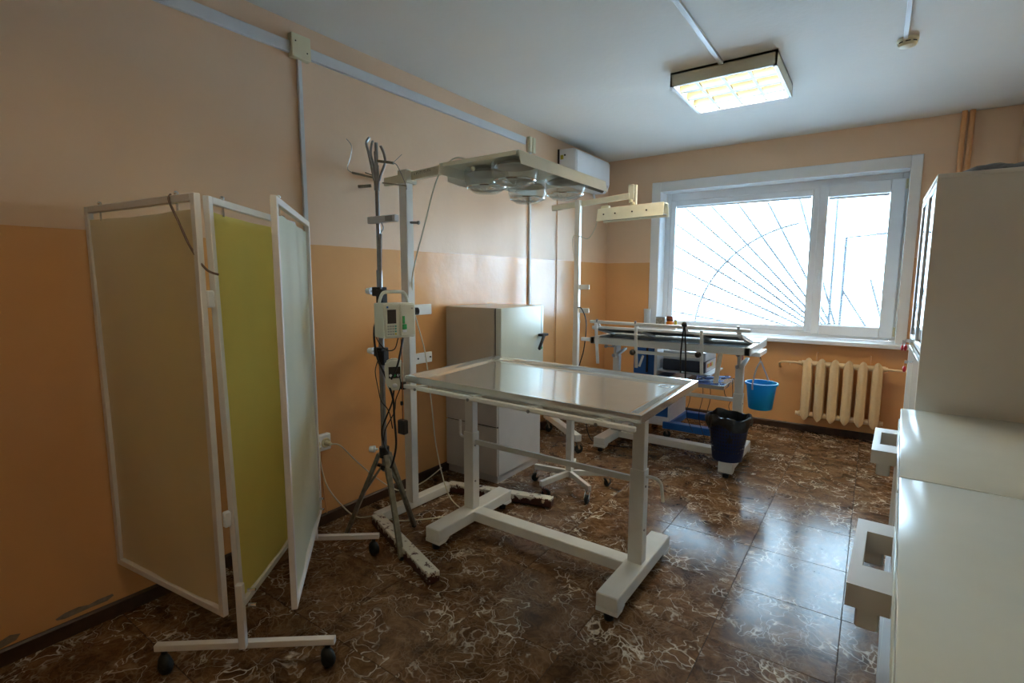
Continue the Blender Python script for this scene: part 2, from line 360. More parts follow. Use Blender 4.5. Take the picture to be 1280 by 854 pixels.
# ================================================================ THE ROOM
RX, RY0, RY1, RZ = 3.54, -1.8, 5.79, 2.886
floor = MB().box(-.2, RX + .2, RY0 - .2, RY1 + .3, -.15, -.003).build('floor', GROUT, kind='structure')
floor['label'] = 'glossy brown marble tiled floor with cream veins'
T, GX, GY = .4575, 2.663, 3.0343
_tile = {}
ix0 = math.floor((0 - GX) / T); ix1 = math.ceil((RX - GX) / T); iy0 = math.floor((RY0 - GY) / T); iy1 = math.ceil((RY1 - GY) / T)
for i in range(ix0, ix1):
    for j in range(iy0, iy1):
        x0, x1 = max(GX + i * T, 0) + .0013, min(GX + (i + 1) * T, RX) - .0013
        y0, y1 = max(GY + j * T, RY0) + .0013, min(GY + (j + 1) * T, RY1) - .0013
        if x1 - x0 < .01 or y1 - y0 < .01: continue
        key = (round(x1 - x0, 3), round(y1 - y0, 3))
        if key not in _tile:
            b_ = MB(); w_, h_ = key[0] / 2, key[1] / 2; t = .0012
            b_.poly([(-w_, -h_, -.003), (w_, -h_, -.003), (w_, h_, -.003), (-w_, h_, -.003), (-w_, -h_, -t), (w_, -h_, -t), (w_, h_, -t), (-w_, h_, -t),
                     (-w_ + t, -h_ + t, 0), (w_ - t, -h_ + t, 0), (w_ - t, h_ - t, 0), (-w_ + t, h_ - t, 0)],
                    [(3, 2, 1, 0), (0, 1, 5, 4), (1, 2, 6, 5), (2, 3, 7, 6), (3, 0, 4, 7), (4, 5, 9, 8), (5, 6, 10, 9), (6, 7, 11, 10), (7, 4, 8, 11), (8, 9, 10, 11)])
            o = b_.build('floor_tile', MARBLE, floor, origin=(0, 0, 0)); _tile[key] = o.data
        else:
            o = bpy.data.objects.new('floor_tile', _tile[key]); col.objects.link(o); o.parent = floor
        o.location = ((x0 + x1) / 2, (y0 + y1) / 2, 0)
MB().box(-.2, RX + .2, RY0 - .2, RY1 + .3, RZ, RZ + .15).build('ceiling', CEIL, kind='structure')['label'] = 'plain off-white painted ceiling'
wl = MB().box(-.2, 0, RY0 - .2, RY1 + .3, -.003, RZ).build('wall_left', WALL, kind='structure')
wl['label'] = 'left wall, peach above and glossy orange below'
MB().box(RX, RX + .2, RY0 - .2, RY1 + .3, -.003, RZ).build('wall_right', WALL, kind='structure')['label'] = 'right wall behind the white cabinets'
MB().box(0, RX, RY0 - .2, RY0, -.003, RZ).build('wall_front', WALL, kind='structure')['label'] = 'wall behind the viewer'
OX0, OX1, OZ0, OZ1, RY2 = .64, 2.87, .93, 2.485, 6.09
MB().box(0, OX0, RY1, RY2, -.003, RZ).box(OX1, RX, RY1, RY2, -.003, RZ).box(OX0, OX1, RY1, RY2, -.003, OZ0 - .045).box(OX0, OX1, RY1, RY2, OZ1, RZ).build('wall_back', WALL, kind='structure')['label'] = 'far wall around the window, peach above and orange below'
MB().prism([(0, 0), (.014, 0), (.014, .058), (.006, .067), (0, .067)], 'y', RY0, RY1).build('baseboard_left', BASE, kind='structure')['label'] = 'dark brown baseboard along the left wall'
MB().prism([(RY1, 0), (RY1 - .014, 0), (RY1 - .014, .058), (RY1 - .006, .067), (RY1, .067)], 'x', .014, RX).build('baseboard_back', BASE, kind='structure')['label'] = 'dark brown baseboard under the window'
for pts in ([(0.523, 0.096), (0.555, 0.107), (0.599, 0.109), (0.634, 0.1), (0.666, 0.106), (0.719, 0.106), (0.724, 0.097), (0.699, 0.084), (0.641, 0.085), (0.591, 0.083), (0.553, 0.082), (0.527, 0.089)],
            [(0.30, .098), (0.357, 0.1), (0.386, 0.109), (0.416, 0.098), (0.402, 0.079), (0.355, 0.071), (.31, .075)]):
    MB().prism(pts, 'x', 0, .0012).build('bare_plaster_patch', PLASTER, wl, label='bare grey plaster where paint has flaked')

# trunking and conduits
def trim(n, label, *boxes, m=CONDUIT):
    q = MB()
    for bx in boxes: q.box(*bx, .002)
    o = q.build('trim_%d' % n, m, kind='structure'); o['label'] = label; return o
trim(1, 'wide white cable trunking high along the left wall', (0, .022, RY0, 1.70, 2.712, 2.772), (0, .022, 1.815, 3.99, 2.712, 2.772))
trim(2, 'thin white conduit down the left wall to the double socket', (0, .018, 1.744, 1.768, .575, 2.70))
trim(3, 'thin white conduit down the left wall behind the four-bulb lamp', (0, .018, 4.062, 4.088, .50, 2.66))
trim(4, 'white conduit across the ceiling to the lit lamp', (1.762, 1.790, RY0, 3.598, 2.868, RZ))
trim(5, 'white conduit across the ceiling to the smoke detector', (2.712, 2.734, RY0, 3.835, 2.868, RZ))
jb = thing('junction_box', 'square cream junction box on the trunking near the ceiling', 'junction box', (0, 1.757, 2.70))
MB().box(0, .04, 1.70, 1.815, 2.692, 2.815, .004).build('box_cover', CREAM, jb)
for y, z in ((1.722, 2.775), (1.79, 2.73)): MB().cyl((.04, y, z), (.0415, y, z), .004, 8).build('screw', DARK, jb)
pb = thing('cable_outlet', 'cream twin cable outlet at the end of the wall trunking', 'outlet', (0, 4.07, 2.66))
for y in (4.03, 4.088): MB().box(0, .035, y, y + .045, 2.655, 2.79, .004).build('outlet_half', CREAM, pb)
so = thing('wall_socket', 'white double wall socket with a plug in it beside the folding screen', 'socket', (0, 1.776, .47))
MB().box(0, .035, 1.70, 1.845, .472, .572, .006).build('socket_body', PVC, so)
for y in (1.738, 1.806): MB().lathe([(.001, .003), (.018, .003), (.022, .006), (.028, .006), (.030, 0)], (0, 0, 0), 18, Matrix.Translation((.035, y, .52)) @ Matrix.Rotation(math.pi / 2, 4, 'Y')).build('socket_face', CREAM, so)
pc = thing('extension_lead', 'white power cord from the socket along the wall to the tall white lamp stand', 'cord', (.04, 1.80, .5))
MB().cyl((.038, 1.806, .52), (.075, 1.812, .515), .017, 12, .012).build('plug', CREAM, pc)
cord('cable', [(.075, 1.812, .515), (.10, 1.86, .50), (.08, 1.98, .37), (.07, 2.11, .235), (.06, 2.26, .10), (.05, 2.40, .015), (.05, 2.60, .012), (.03, 2.82, .05)], .0045, CORDW, pc)
pc2 = thing('extension_lead', 'white power cord sagging from the socket down to the floor behind the tripod', 'cord', (.04, 1.74, .5))
MB().cyl((.038, 1.738, .52), (.070, 1.738, .505), .016, 12, .011).build('plug', CREAM, pc2)
cord('cable', [(.070, 1.738, .505), (.08, 1.735, .42), (.085, 1.77, .27), (.09, 1.86, .12), (.12, 1.95, .015), (.20, 2.05, .006), (.36, 2.08, .006), (.50, 2.22, .006), (.62, 2.40, .006), (.66, 2.50, .006)], .0045, CORDW, pc2)
cord('wall_cable', [(.006, 1.79, .47), (.006, 1.795, .3), (.006, 1.80, .18), (.018, 1.805, .07)], .003, PIPEP); tag(bpy.data.objects['wall_cable'], 'thin orange painted wire running down the wall below the socket', 'cable')
wc = cord('wall_cable', [(.006, 4.585, 2.44), (.008, 4.58, 2.0), (.006, 4.59, 1.5), (.009, 4.578, 1.0), (.006, 4.585, .5), (.006, 4.58, .07)], .005, PIPEP); tag(wc, 'thin brownish cable running straight down the wall from the air conditioner', 'cable')

# ================================================================ WINDOW
win = thing('window_1', 'wide white window with a fixed left pane and a narrow opening sash', None, (1.755, RY1, OZ0)); win['kind'] = 'structure'
cas = lambda *q: MB().box(*q, .004).build('casing_board', PVC, win)
cas(.545, .645, RY1 - .018, RY1, .93, 2.585); cas(2.862, 2.945, RY1 - .018, RY1, .93, 2.585); cas(.645, 2.862, RY1 - .018, RY1, 2.478, 2.585)
for q in ((OX0, OX0 + .008, RY1 - .01, 5.98, OZ0, OZ1), (OX1 - .008, OX1, RY1 - .01, 5.98, OZ0, OZ1), (OX0, OX1, RY1 - .01, 5.98, OZ1 - .008, OZ1)):
    MB().box(*q).build('reveal_panel', REVEAL, win)
sill = MB().prism([(5.98, .932), (5.69, .930), (5.68, .925), (5.68, .892), (5.70, .888), (5.98, .888)], 'x', .42, 2.965, .003).build('window_sill', PVC, win)
FY0, FY1 = 5.975, 6.05
fr = MB()
for q in ((OX0, .70, FY0, FY1, .932, OZ1), (2.82, OX1, FY0, FY1, .932, OZ1), (.70, 2.82, FY0, FY1, 2.395, OZ1), (.70, 2.82, FY0, FY1, .932, .985), (2.125, 2.195, FY0, FY1, .985, 2.40)): fr.box(*q, .004)
fr.build('window_frame', PVC, win)
fs = MB()
for q in ((.70, .755, 5.985, 6.04, .985, 2.40), (2.108, 2.130, 5.985, 6.04, .985, 2.40), (.755, 2.108, 5.985, 6.04, 2.335, 2.40), (.755, 2.108, 5.985, 6.04, .985, 1.03)): fs.box(*q, .004)
f1 = fs.build('fixed_sash', PVC, win); MB().box(.755, 2.108, 6.022, 6.026, 1.03, 2.335).build('glass_pane', GLASS, f1)
os_ = MB(); A, B, C_, D_ = 2.17, 2.845, .96, 2.425; w = .078; wr_ = .108; wt = .118
for q in ((A, A + w, 5.955, 6.02, C_, D_), (B - wr_, B, 5.955, 6.02, C_, D_), (A + w, B - wr_, 5.955, 6.02, D_ - wt, D_), (A + w, B - wr_, 5.955, 6.02, C_, C_ + w + .02)): os_.box(*q, .006)
f2 = os_.build('opening_sash', PVC, win); MB().box(A + w, B - wr_, 6.006, 6.010, C_ + w + .02, D_ - wt).build('glass_pane', GLASS, f2)
MB().box(2.195, 2.225, 5.945, 5.956, 1.52, 1.60, .003).box(2.203, 2.217, 5.925, 5.942, 1.44, 1.58, .004).box(2.203, 2.217, 5.925, 5.956, 1.56, 1.585, .003).build('sash_handle', PVC, win)
for z in (.98, 2.33): MB().cyl((2.853, 5.962, z), (2.853, 5.962, z + .085), .010, 10).build('hinge_cover', CREAM, win)
def blind(x0, x1, z0, z1, y, label):
    o = MB().box(x0, x1, y - .010, y + .010, z1 - .022, z1, .003).build('blind', PVC, win, label=label)
    q = MB(); z = z1 - .032; hw = .0065
    while z > z0 + .012:
        q.poly([(x0, y - hw, z - .0012), (x1, y - hw, z - .0012), (x1, y, z + .0008), (x0, y, z + .0008), (x1, y + hw, z - .0002), (x0, y + hw, z - .0002)], [(0, 1, 2, 3), (3, 2, 4, 5)], True)
        z -= .0165
    tag(q.build('slats', SLAT, o), kind='stuff')
    q = MB(); xs = [x0 + .035, x1 - .03] + ([(x0 + x1) / 2] if x1 - x0 > .9 else [])
    for x in xs:
        for yy in (y - hw - .001, y + hw + .001): q.box(x - .0008, x + .0008, yy - .0004, yy + .0004, z0, z1 - .02)
    q.build('ladder_cord', PVC, o)
    MB().box(x0, x1, y - .007, y + .007, z0, z0 + .010, .002).build('bottom_rail', PVC, o)
blind(.76, 2.104, 1.032, 2.333, 5.998, 'fine white slatted blind on the wide pane')
blind(A + w + .003, B - wr_ - .003, C_ + w + .022, D_ - wt - .002, 5.985, 'fine white slatted blind on the narrow sash')
bc = MB(); z = 1.06
while z < 2.33: bc.ball((.772, 5.978, z), .0042, n=6); z += .0115
tag(bc.build('blind_bead_chain', TUBEM, win), kind='stuff')

# iron grille outside
gr = thing('window_grille', 'dark sunburst iron grille outside the window', 'grille', (1.755, 6.25, .80))
G0 = V((2.428, 6.25, .845))
def clip_ray(o, ang):
    d = V((math.cos(ang), 0, math.sin(ang))); t = 9
    for lim, c_, dd in ((.60, o.x, d.x), (2.95, o.x, d.x), (2.56, o.z, d.z)):
        if abs(dd) > 1e-6:
            tt = (lim - c_) / dd
            if tt > 1e-6: t = min(t, tt)
    return o + d * t
for dg in (171, 162.1, 155.1, 148.5, 142.9, 137.6, 132, 125.3, 117, 107):
    MB().tube([G0, clip_ray(G0, math.radians(dg))], .013, 6).build('rod', IRON, gr)
G1 = V((2.90, 6.25, .60))
for dg in (121.5, 106, 98): MB().tube([G1, G1 + V((math.cos(math.radians(dg)), 0, math.sin(math.radians(dg)))) * .95], .013, 6).build('rod', IRON, gr)
MB().tube([(2.199 + 1.257 * math.cos(t), 6.245, .86 + 1.257 * math.sin(t)) for t in [math.radians(100 + 80 * i / 24) for i in range(25)]], .013, 6).build('arc', IRON, gr)
MB().tube([(2.31 + .0, 6.25, .7), (2.31, 6.25, 2.56)], .013, 6).build('rod', IRON, gr); MB().tube([(2.405, 6.25, .7), (2.41, 6.25, 1.93), (2.95, 6.25, 1.975)], .016, 6).build('rod', IRON, gr)
MB().box(.58, 2.97, 6.235, 6.265, .56, .60).box(.58, 2.97, 6.235, 6.265, 2.56, 2.60).box(.58, .61, 6.235, 6.265, .6, 2.56).box(2.94, 2.97, 6.235, 6.265, .6, 2.56).build('grille_frame', IRON, gr)
for x in (.595, 2.955):
    for z in (.9, 2.2): MB().box(x - .01, x + .01, 6.085, 6.24, z - .01, z + .01).build('wall_bracket', IRON, gr)
MB().box(-25, 30, 6.10, 60, -1.0, -.9).build('ground', SNOW, kind='structure')['label'] = 'snow-covered ground outside the window'
tr = thing('bare_tree', 'bare branching tree outside behind the narrow window sash', 'tree', (3.6, 10.2, -.9))
tq = MB()
def branch(p, d, L, r, dep):
    q = p + d * L; tq.tube([p, (p + q) / 2 + V((random.uniform(-.05, .05), 0, random.uniform(-.05, .05))) * L, q], [r, r * .85, r * .65], 6)
    if dep:
        for k in range(3):
            nd = (d + V((random.uniform(-.8, .8), random.uniform(-.5, .5), random.uniform(-.3, .5)))).normalized(); branch(q, nd, L * random.uniform(.6, .8), r * .6, dep - 1)
branch(V((3.6, 10.2, -.9)), V((-.05, 0, 1)), 2.3, .09, 4); tq.build('trunk', BARK, tr)

# ================================================================ RADIATOR AND PIPES
rad = thing('radiator', 'ochre painted cast-iron radiator of six sections under the window', 'radiator', (2.475, 5.65, .15))
def loft(q, rings):
    n = len(rings[0]); vs = [p for r_ in rings for p in r_]
    fs = [(i * n + k, i * n + (k + 1) % n, (i + 1) * n + (k + 1) % n, (i + 1) * n + k) for i in range(len(rings) - 1) for k in range(n)]
    vv, _ = q._add(vs, fs, True)
    for st in (0, (len(rings) - 1) * n):
        try: q.bm.faces.new(vv[st:st + n])
        except ValueError: pass
sec = None
for i in range(6):
    xc = 2.205 + i * .110
    if sec is None:
        q = MB()
        for yc, dpt in ((5.60, .026), (5.70, .026)):
            sh = [(-.041, .4), (-.034, -.5), (-.022, -.60), (-.013, -.95), (0, -1.05), (.013, -.95), (.022, -.60), (.034, -.5), (.041, .4), (.028, 1), (-.028, 1)]
            st = [(.155, .15), (.165, .45), (.19, .8), (.225, 1), (.68, 1), (.715, .85), (.74, .5), (.75, .2)]
            loft(q, [[(xc + x_ * s_, yc + y_ * dpt * (.55 + .45 * s_), z_) for x_, y_ in sh] for z_, s_ in st])
        for z_ in (.205, .705): q.cyl((xc - .055, 5.65, z_), (xc + .055, 5.65, z_), .026, 14); q.box(xc - .022, xc + .022, 5.60, 5.70, z_ - .022, z_ + .022, .006)
        for z_ in (.35, .56): q.box(xc - .008, xc + .008, 5.61, 5.69, z_ - .015, z_ + .015)
        o = q.build('radiator_section', RADP, rad, origin=(xc, 5.65, .15)); sec = o
    else:
        o = sec.copy(); col.objects.link(o); o.parent = rad; o.location = V((xc, 5.65, .15)) - rad.location
for x, s_ in ((2.145, -1), (2.805, 1)):
    for z_ in (.205, .705): MB().cyl((x, 5.65, z_), (x + s_ * .022, 5.65, z_), .020, 8).build('end_plug', RADP, rad)
MB().tube(spline([(2.125, 5.65, .705), (2.05, 5.652, .705), (1.985, 5.655, .70), (1.955, 5.68, .685), (1.952, 5.72, .655), (1.952, 5.785, .63)]), .0105, 8).build('feed_pipe', RADP, rad)
MB().tube([(2.825, 5.65, .705), (2.95, 5.66, .70), (3.205, 5.72, .70)], .0105, 8).build('feed_pipe', RADP, rad)
for x in (2.27, 2.695): MB().tube([(x, 5.785, .80), (x, 5.70, .80), (x, 5.68, .735)], .006, 6).build('wall_hook', PIPEP, rad)
MB().poly([(2.045, 5.645, .70), (2.055, 5.645, .70), (2.05, 5.65, .665), (2.05, 5.66, .70)], [(0, 1, 2), (1, 3, 2), (3, 0, 2), (0, 3, 1)]).build('drip_of_paint', RADP, rad)
for x, lab in ((3.182, 'vertical heating pipe at the far right, the left one of two'), (3.232, 'vertical heating pipe at the far right, the right one of two')):
    hp = MB().tube([(x, 5.745, .0), (x, 5.745, RZ)], .019, 12).build('heating_pipe', PIPEP); tag(hp, lab, 'pipe', 'heating pipes')

# ================================================================ AIR CONDITIONER
ac = thing('air_conditioner', 'white wall-mounted air conditioner in the far left corner', 'air conditioner', (0, 4.985, 2.45))
MB().box(.0, .012, 4.59, 5.38, 2.475, 2.79).build('mounting_plate', DARK, ac)
MB().prism([(.012, 2.455), (.15, 2.45), (.185, 2.49), (.20, 2.54), (.20, 2.755), (.18, 2.785), (.012, 2.79)], 'y', 4.60, 5.39, .006).build('body', PVC, ac)
MB().prism([(.200, 2.53), (.206, 2.54), (.206, 2.752), (.200, 2.762)], 'y', 4.62, 5.37).build('front_panel', PVC, ac)
MB().bar((.166, 4.68, 2.459), (.166, 5.30, 2.459), .03, .006, up=(-.7, 0, .7)).build('louvre', INK, ac)
MB().box(.1985, .2045, 5.29, 5.34, 2.50, 2.525).build('display', GREYC, ac)
MB().box(.03, .06, 4.594, 4.601, 2.69, 2.73).build('terminal_cover', YELL, ac); MB().box(.07, .085, 4.594, 4.601, 2.72, 2.735).build('logo_sticker', DARK, ac)
MB().tube(spline([(.05, 5.30, 2.46), (.05, 5.33, 2.40), (.03, 5.38, 2.37), (.004, 5.40, 2.37)]), .012, 8).build('drain_hose', PVC, ac)

# ================================================================ CEILING LIGHT
def ceiling_light(cx, cy, label, grp=None, tube=TUBEL):
    t = thing('ceiling_light', label, 'ceiling light', (cx, cy, 2.886), grp)
    x0, x1, y0, y1 = cx - .325, cx + .325, cy - .345, cy + .345
    q = MB()
    for bx in ((x0, x1, y0, y0 + .012), (x0, x1, y1 - .012, y1), (x0, x0 + .012, y0, y1), (x1 - .012, x1, y0, y1)): q.box(*bx, 2.80, RZ)
    q.box(x0, x1, y0, y1, 2.872, RZ); q.build('housing', LAMPP, t)
    q = MB()
    for bx in ((x0, x1, y0, y0 + .022), (x0, x1, y1 - .022, y1), (x0, x0 + .022, y0, y1), (x1 - .022, x1, y0, y1)): q.box(*bx, 2.797, 2.802)
    q.build('trim_ring', PVC, t)
    for k in range(4):
        yc = y0 + .345 * 2 * (k + .5) / 4
        MB().cyl((x0 + .02, yc, 2.845), (x1 - .02, yc, 2.845), .013, 10).build('tube', tube, t)
    for k in range(1, 4):
        yc = y0 + .69 * k / 4; MB().prism([(yc - .022, 2.803), (yc + .022, 2.803), (yc + .003, 2.868), (yc - .003, 2.868)], 'x', x0 + .014, x1 - .014).build('louvre_rib', LOUV, t)
    for k in range(4):
        yc = y0 + .69 * (k + .5) / 4
        for j in range(1, 4):
            xc = x0 + .65 * j / 4; MB().prism([(xc - .010, 2.803), (xc + .010, 2.803), (xc + .001, 2.830), (xc - .001, 2.830)], 'y', yc - .066, yc + .066).build('louvre_blade', LOUV, t)
    return t
ceiling_light(1.775, 3.945, 'square lit ceiling lamp with a grid louvre of four tubes')
ceiling_light(1.775, .55, 'second square ceiling lamp added out of frame to light the foreground', tube=FILL_TUBE)  # unseen lamp, added to brighten the foreground
sd = thing('smoke_detector', 'round cream smoke detector on the ceiling to the right', 'smoke detector', (2.735, 3.885, RZ))
MB().lathe([(.052, 0), (.052, -.014), (.046, -.018)], (2.735, 3.885, RZ), 28, close=True).build('base', CREAM, sd)
MB().lathe([(.045, -.018), (.047, -.030), (.040, -.042), (.020, -.048), (.001, -.049)], (2.735, 3.885, RZ), 28).build('sensor_cap', CREAM, sd)
q = MB()
for k in range(8):
    t_ = k * math.pi / 4; q.box(-.012, .012, -.0475, -.0455, -.028, -.022, 0, Matrix.Translation((2.735, 3.885, RZ)) @ Matrix.Rotation(t_, 4, 'Z'))
q.build('vent_slot', DARK, sd)

# ================================================================ FOLDING SCREEN
sc = thing('folding_screen', 'three-panel white-framed folding screen on wheels with cream and yellow cloth', 'screen', (.54, 1.20, 0))
ZB, ZT = .245, 1.79
PA, PB, PN, PF = V((.806, .897, 0)), V((.275, 1.540, 0)), V((.955, 1.012, 0)), V((.022, .752, 0))
def panel(p, q, cloth, nm, lab, zt=ZT, zb=ZB, fold=0, clips=True, lean=0):
    p, q = V((p.x, p.y, 0)), V((q.x, q.y, 0)); d = (q - p).normalized(); n = V((-d.y, d.x, 0)); L = (q - p).length; w_ = .026
    up = V((lean, 0, 1)); f = MB(); p = p - V((lean * zb, 0, 0)); q = q - V((lean * zb, 0, 0))
    f.bar(p + d * w_ / 2 + up * zb, p + d * w_ / 2 + up * zt, w_, .022, .002, up=n); f.bar(q - d * w_ / 2 + up * zb, q - d * w_ / 2 + up * zt, w_, .022, .002, up=n)
    f.bar(p + d * w_ + up * (zb + w_ / 2), q - d * w_ + up * (zb + w_ / 2), .022, w_, .002); f.bar(p + d * w_ + up * (zt - w_ / 2), q - d * w_ + up * (zt - w_ / 2), .022, w_, .002)
    fo = f.build(nm, SCRP, sc, label=lab)
    # cloth with soft folds
    c = MB(); nx_, nz_ = 26, 30; vs = []; z0, z1 = zb + .030, zt - .052
    for j in range(nz_ + 1):
        for i in range(nx_ + 1):
            u, v_ = i / nx_, j / nz_
            off = (.0035 * math.sin(u * 21 + 1.3 * math.sin(v_ * 3 + fold)) * (.35 + .65 * v_) + .004 * math.sin(u * 7 + v_ * 4 + fold))
            sag = -.004 * math.sin(math.pi * u) * (v_ ** 6)
            vs.append(p + d * (w_ * .8 + u * (L - 1.6 * w_)) + n * off + up * (z0 + (z1 - z0) * v_ + sag))
    fs_ = [(j * (nx_ + 1) + i, j * (nx_ + 1) + i + 1, (j + 1) * (nx_ + 1) + i + 1, (j + 1) * (nx_ + 1) + i) for j in range(nz_) for i in range(nx_)]
    c.poly(vs, fs_, True); c.build('curtain', cloth, fo)
    for u in ((.14, .84) if clips else (.12,)):
        m_ = p + d * L * u; k = MB(); k.bar(m_ + up * (zt - .06), m_ + up * (zt + .008), .006, .006); k.ball(m_ + up * (zt + .008), .008); k.build('curtain_hook', CHROME, fo)
    return d, n
panel(PF, V((.782, .842, 0)), CLOTH, 'left_panel', 'left panel with cream cloth', fold=.4)
panel(V((.792, .885, 0)), PB, YCLOTH, 'middle_panel', 'middle panel with bright yellow cloth', fold=2, lean=-.030)
panel(PN, PB + V((.02, .035, 0)), WCLOTH, 'right_panel', 'right panel with glossy pale cloth', fold=4, clips=False)
dM = (PB - PA).normalized(); nM = V((-dM.y, dM.x, 0)); bd = V((.781, .624, 0))
for c_, nm in ((PA + V((.0, 0, 0)) - dM * .0, 1), (PB + V((.03, .0, 0)), 2)):
    q = MB(); e0, e1 = c_ - bd * .335, c_ + bd * .335
    q.bar(e0 + V((0, 0, .112)), e1 + V((0, 0, .112)), .026, .026, .002)
    b0 = c_ - dM * .024
    q.bar(b0 + V((0, 0, .112)), b0 + V((0, 0, .37)), .026, .024, .002, up=dM); ft = q.build('foot', SCRP, sc)
    for e in (e0 + bd * .03, e1 - bd * .03):
        k = MB(); k.cyl((e.x, e.y, .085), (e.x, e.y, .10), .011, 10); k.ball((e.x, e.y, .045), .036, 1, .62, 1.02, 14)
        k.ball((e.x, e.y + .001, .0335), .0335, .9, .8, 1, 14); k.build('caster', RUBBER, ft)
    for z_ in (.27, .33): MB().cyl(c_ + V((.012, .012, z_)), c_ + V((.035, .03, z_)), .006, 8).build('bolt', CHROME, ft)
for z_, x_ in ((1.43, .772), (.62, .786)):
    MB().bar((x_, .866, z_ - .03), (x_, .866, z_ + .03), .020, .024, .004, up=(0, 1, 0)).build('hinge', PVC, sc)
for z_ in (1.43, .62): MB().bar((.285, 1.566, z_ - .03), (.285, 1.566, z_ + .03), .022, .025, .004).build('hinge', PVC, sc)
el = cord('elastic_cord', [(.62, .826, 1.797), (.655, .806, 1.77), (.70, .815, 1.69), (.745, .825, 1.61), (.79, .85, 1.535), (.805, .885, 1.515)], .004, BROWNC); tag(el, 'brown elastic cord hooked over the left panel of the screen', 'cord')

# ================================================================ LAMP STANDS
def lamp_frame(parent, corner_f, end_f, corner_b, end_b, z0, z1, w_, mfront):
    h = (z0 + z1) / 2
    MB().bar((*corner_f, h), (*corner_b, h), w_, z1 - z0, .004).build('base_beam', WPAINT, parent)
    MB().bar((*corner_f, h), (*end_f, h), w_, z1 - z0, .004).build('base_leg', mfront, parent)
    MB().bar((*corner_b, h), (*end_b, h), w_, z1 - z0, .004).build('base_leg', mfront, parent)
l1 = thing('examination_lamp', 'tall white floor lamp with four round bulbs over the near table', 'lamp', (.32, 2.28, 0))
lamp_frame(l1, (.262, 1.985), (1.00, 1.722), (.290, 2.615), (1.03, 2.815), .006, .064, .066, RUST)
MB().box(.276, .340, 2.216, 2.274, .064, 2.085, .004).build('post', WPAINT, l1)
MB().box(.272, .348, 2.212, 2.300, 2.075, 2.154, .003).build('post_bracket', LAMPP, l1)
MB().bar((.04, 2.325, 2.125), (.80, 2.185, 2.112), .03, .050, .003).build('arm', LAMPP, l1)
q = MB()
for k in range(9):
    p = V((.385 + .019 * k, 2.2615 - .0035 * k - .0165, 2.130)); q.bar(p, p + V((.004, -.001, -.011)) if k % 3 else p + V((0, 0, -.012)), .002, .002, up=(0, 1, 0))
    if k % 2: q.bar(p, p + V((.010, -.002, 0)), .002, .002)
q.build('faded_lettering', INK, l1)
MB().box(.300, .318, 2.274, 2.442, 1.275, 1.342, .003).build('side_bracket', WPAINT, l1)
MB().box(.300, .318, 2.274, 2.440, .960, 1.028, .003).build('side_bracket', WPAINT, l1)
q = MB()
for y, z in ((2.31, .995), (2.42, .995)): q.cyl((.318, y, z), (.322, y, z), .006, 8)
q.build('bracket_screw', DARK, l1)
MB().cyl((.34, 2.25, 1.845), (.40, 2.25, 1.84), .008, 8).ball((.405, 2.25, 1.84), .012).build('tightening_knob', TUBEM, l1)
# head: shallow inverted tray
hx0, hx1, hy0, hy1, hz = .945, 1.405, 1.86, 2.72, 2.045
q = MB()
q.box(hx0, hx1, hy0, hy1, hz, hz + .004)
q.prism([(hx1 - .004, hz), (hx1, hz), (hx1 + .012, hz - .055), (hx1 + .008, hz - .055)], 'y', hy0, hy1)
q.prism([(hx0, hz), (hx0 + .004, hz), (hx0 - .006, hz - .045), (hx0 - .010, hz - .045)], 'y', hy0, hy1)
hd = q.build('lamp_head', LAMPP, l1)
MB().box(.97, 1.39, hy0, hy0 + .004, hz - .014, hz).build('head_rib', LAMPP, l1)
MB().prism([(.79, 2.10), (.90, 2.095), (.955, 2.045), (.955, 1.995), (.92, 1.972), (.87, 1.985), (.79, 2.015)], 'y', 2.09, 2.24).build('arm_mount', WPAINT, l1)
MB().box(.84, .90, 2.13, 2.21, 2.096, 2.125, .005).build('arm_hinge', CREAM, l1)
for y in (1.90, 2.02, 2.40):
    MB().ball((1.385 if y != 1.90 else 1.12, y, hz - .035), .011).build('head_screw', CREAM, l1)
for cx_, cy_ in ((1.070, 2.065), (1.283, 2.005), (1.045, 2.47), (1.283, 2.475)):
    c_ = (cx_, cy_, 0)
    bl = MB().lathe([(.104, hz - .004), (.110, hz - .02), (.108, hz - .06), (.095, hz - .095), (.065, hz - .115), (.001, hz - .122)], c_, 32).build('lamp_bulb', LENSG, l1, label='round clear glass bulb')
    MB().lathe([(.096, hz - .03), (.085, hz - .018), (.05, hz - .006), (.02, hz - .001)], c_, 28).build('reflector', BRUSH, bl)
    q = MB(); q.lathe([(.098, hz - .088), (.100, hz - .092), (.098, hz - .096)], c_, 32)
    for k in range(14):
        t_ = k * math.pi / 7; q.bar((cx_ + .02 * math.cos(t_), cy_ + .02 * math.sin(t_), hz - .112), (cx_ + .075 * math.cos(t_), cy_ + .075 * math.sin(t_), hz - .104), .004, .003)
    q.build('lens_rim', CHROME, bl)
cord('cable', [(.87, 2.16, 2.13), (.76, 2.17, 2.15), (.64, 2.17, 2.06), (.50, 2.20, 1.80), (.40, 2.22, 1.60), (.345, 2.245, 1.48), (.335, 2.27, 1.30), (.40, 2.29, 1.05), (.44, 2.30, .72), (.46, 2.32, .42), (.52, 2.36, .12), (.62, 2.42, .008), (.70, 2.48, .006)], .0042, CORDW, l1)

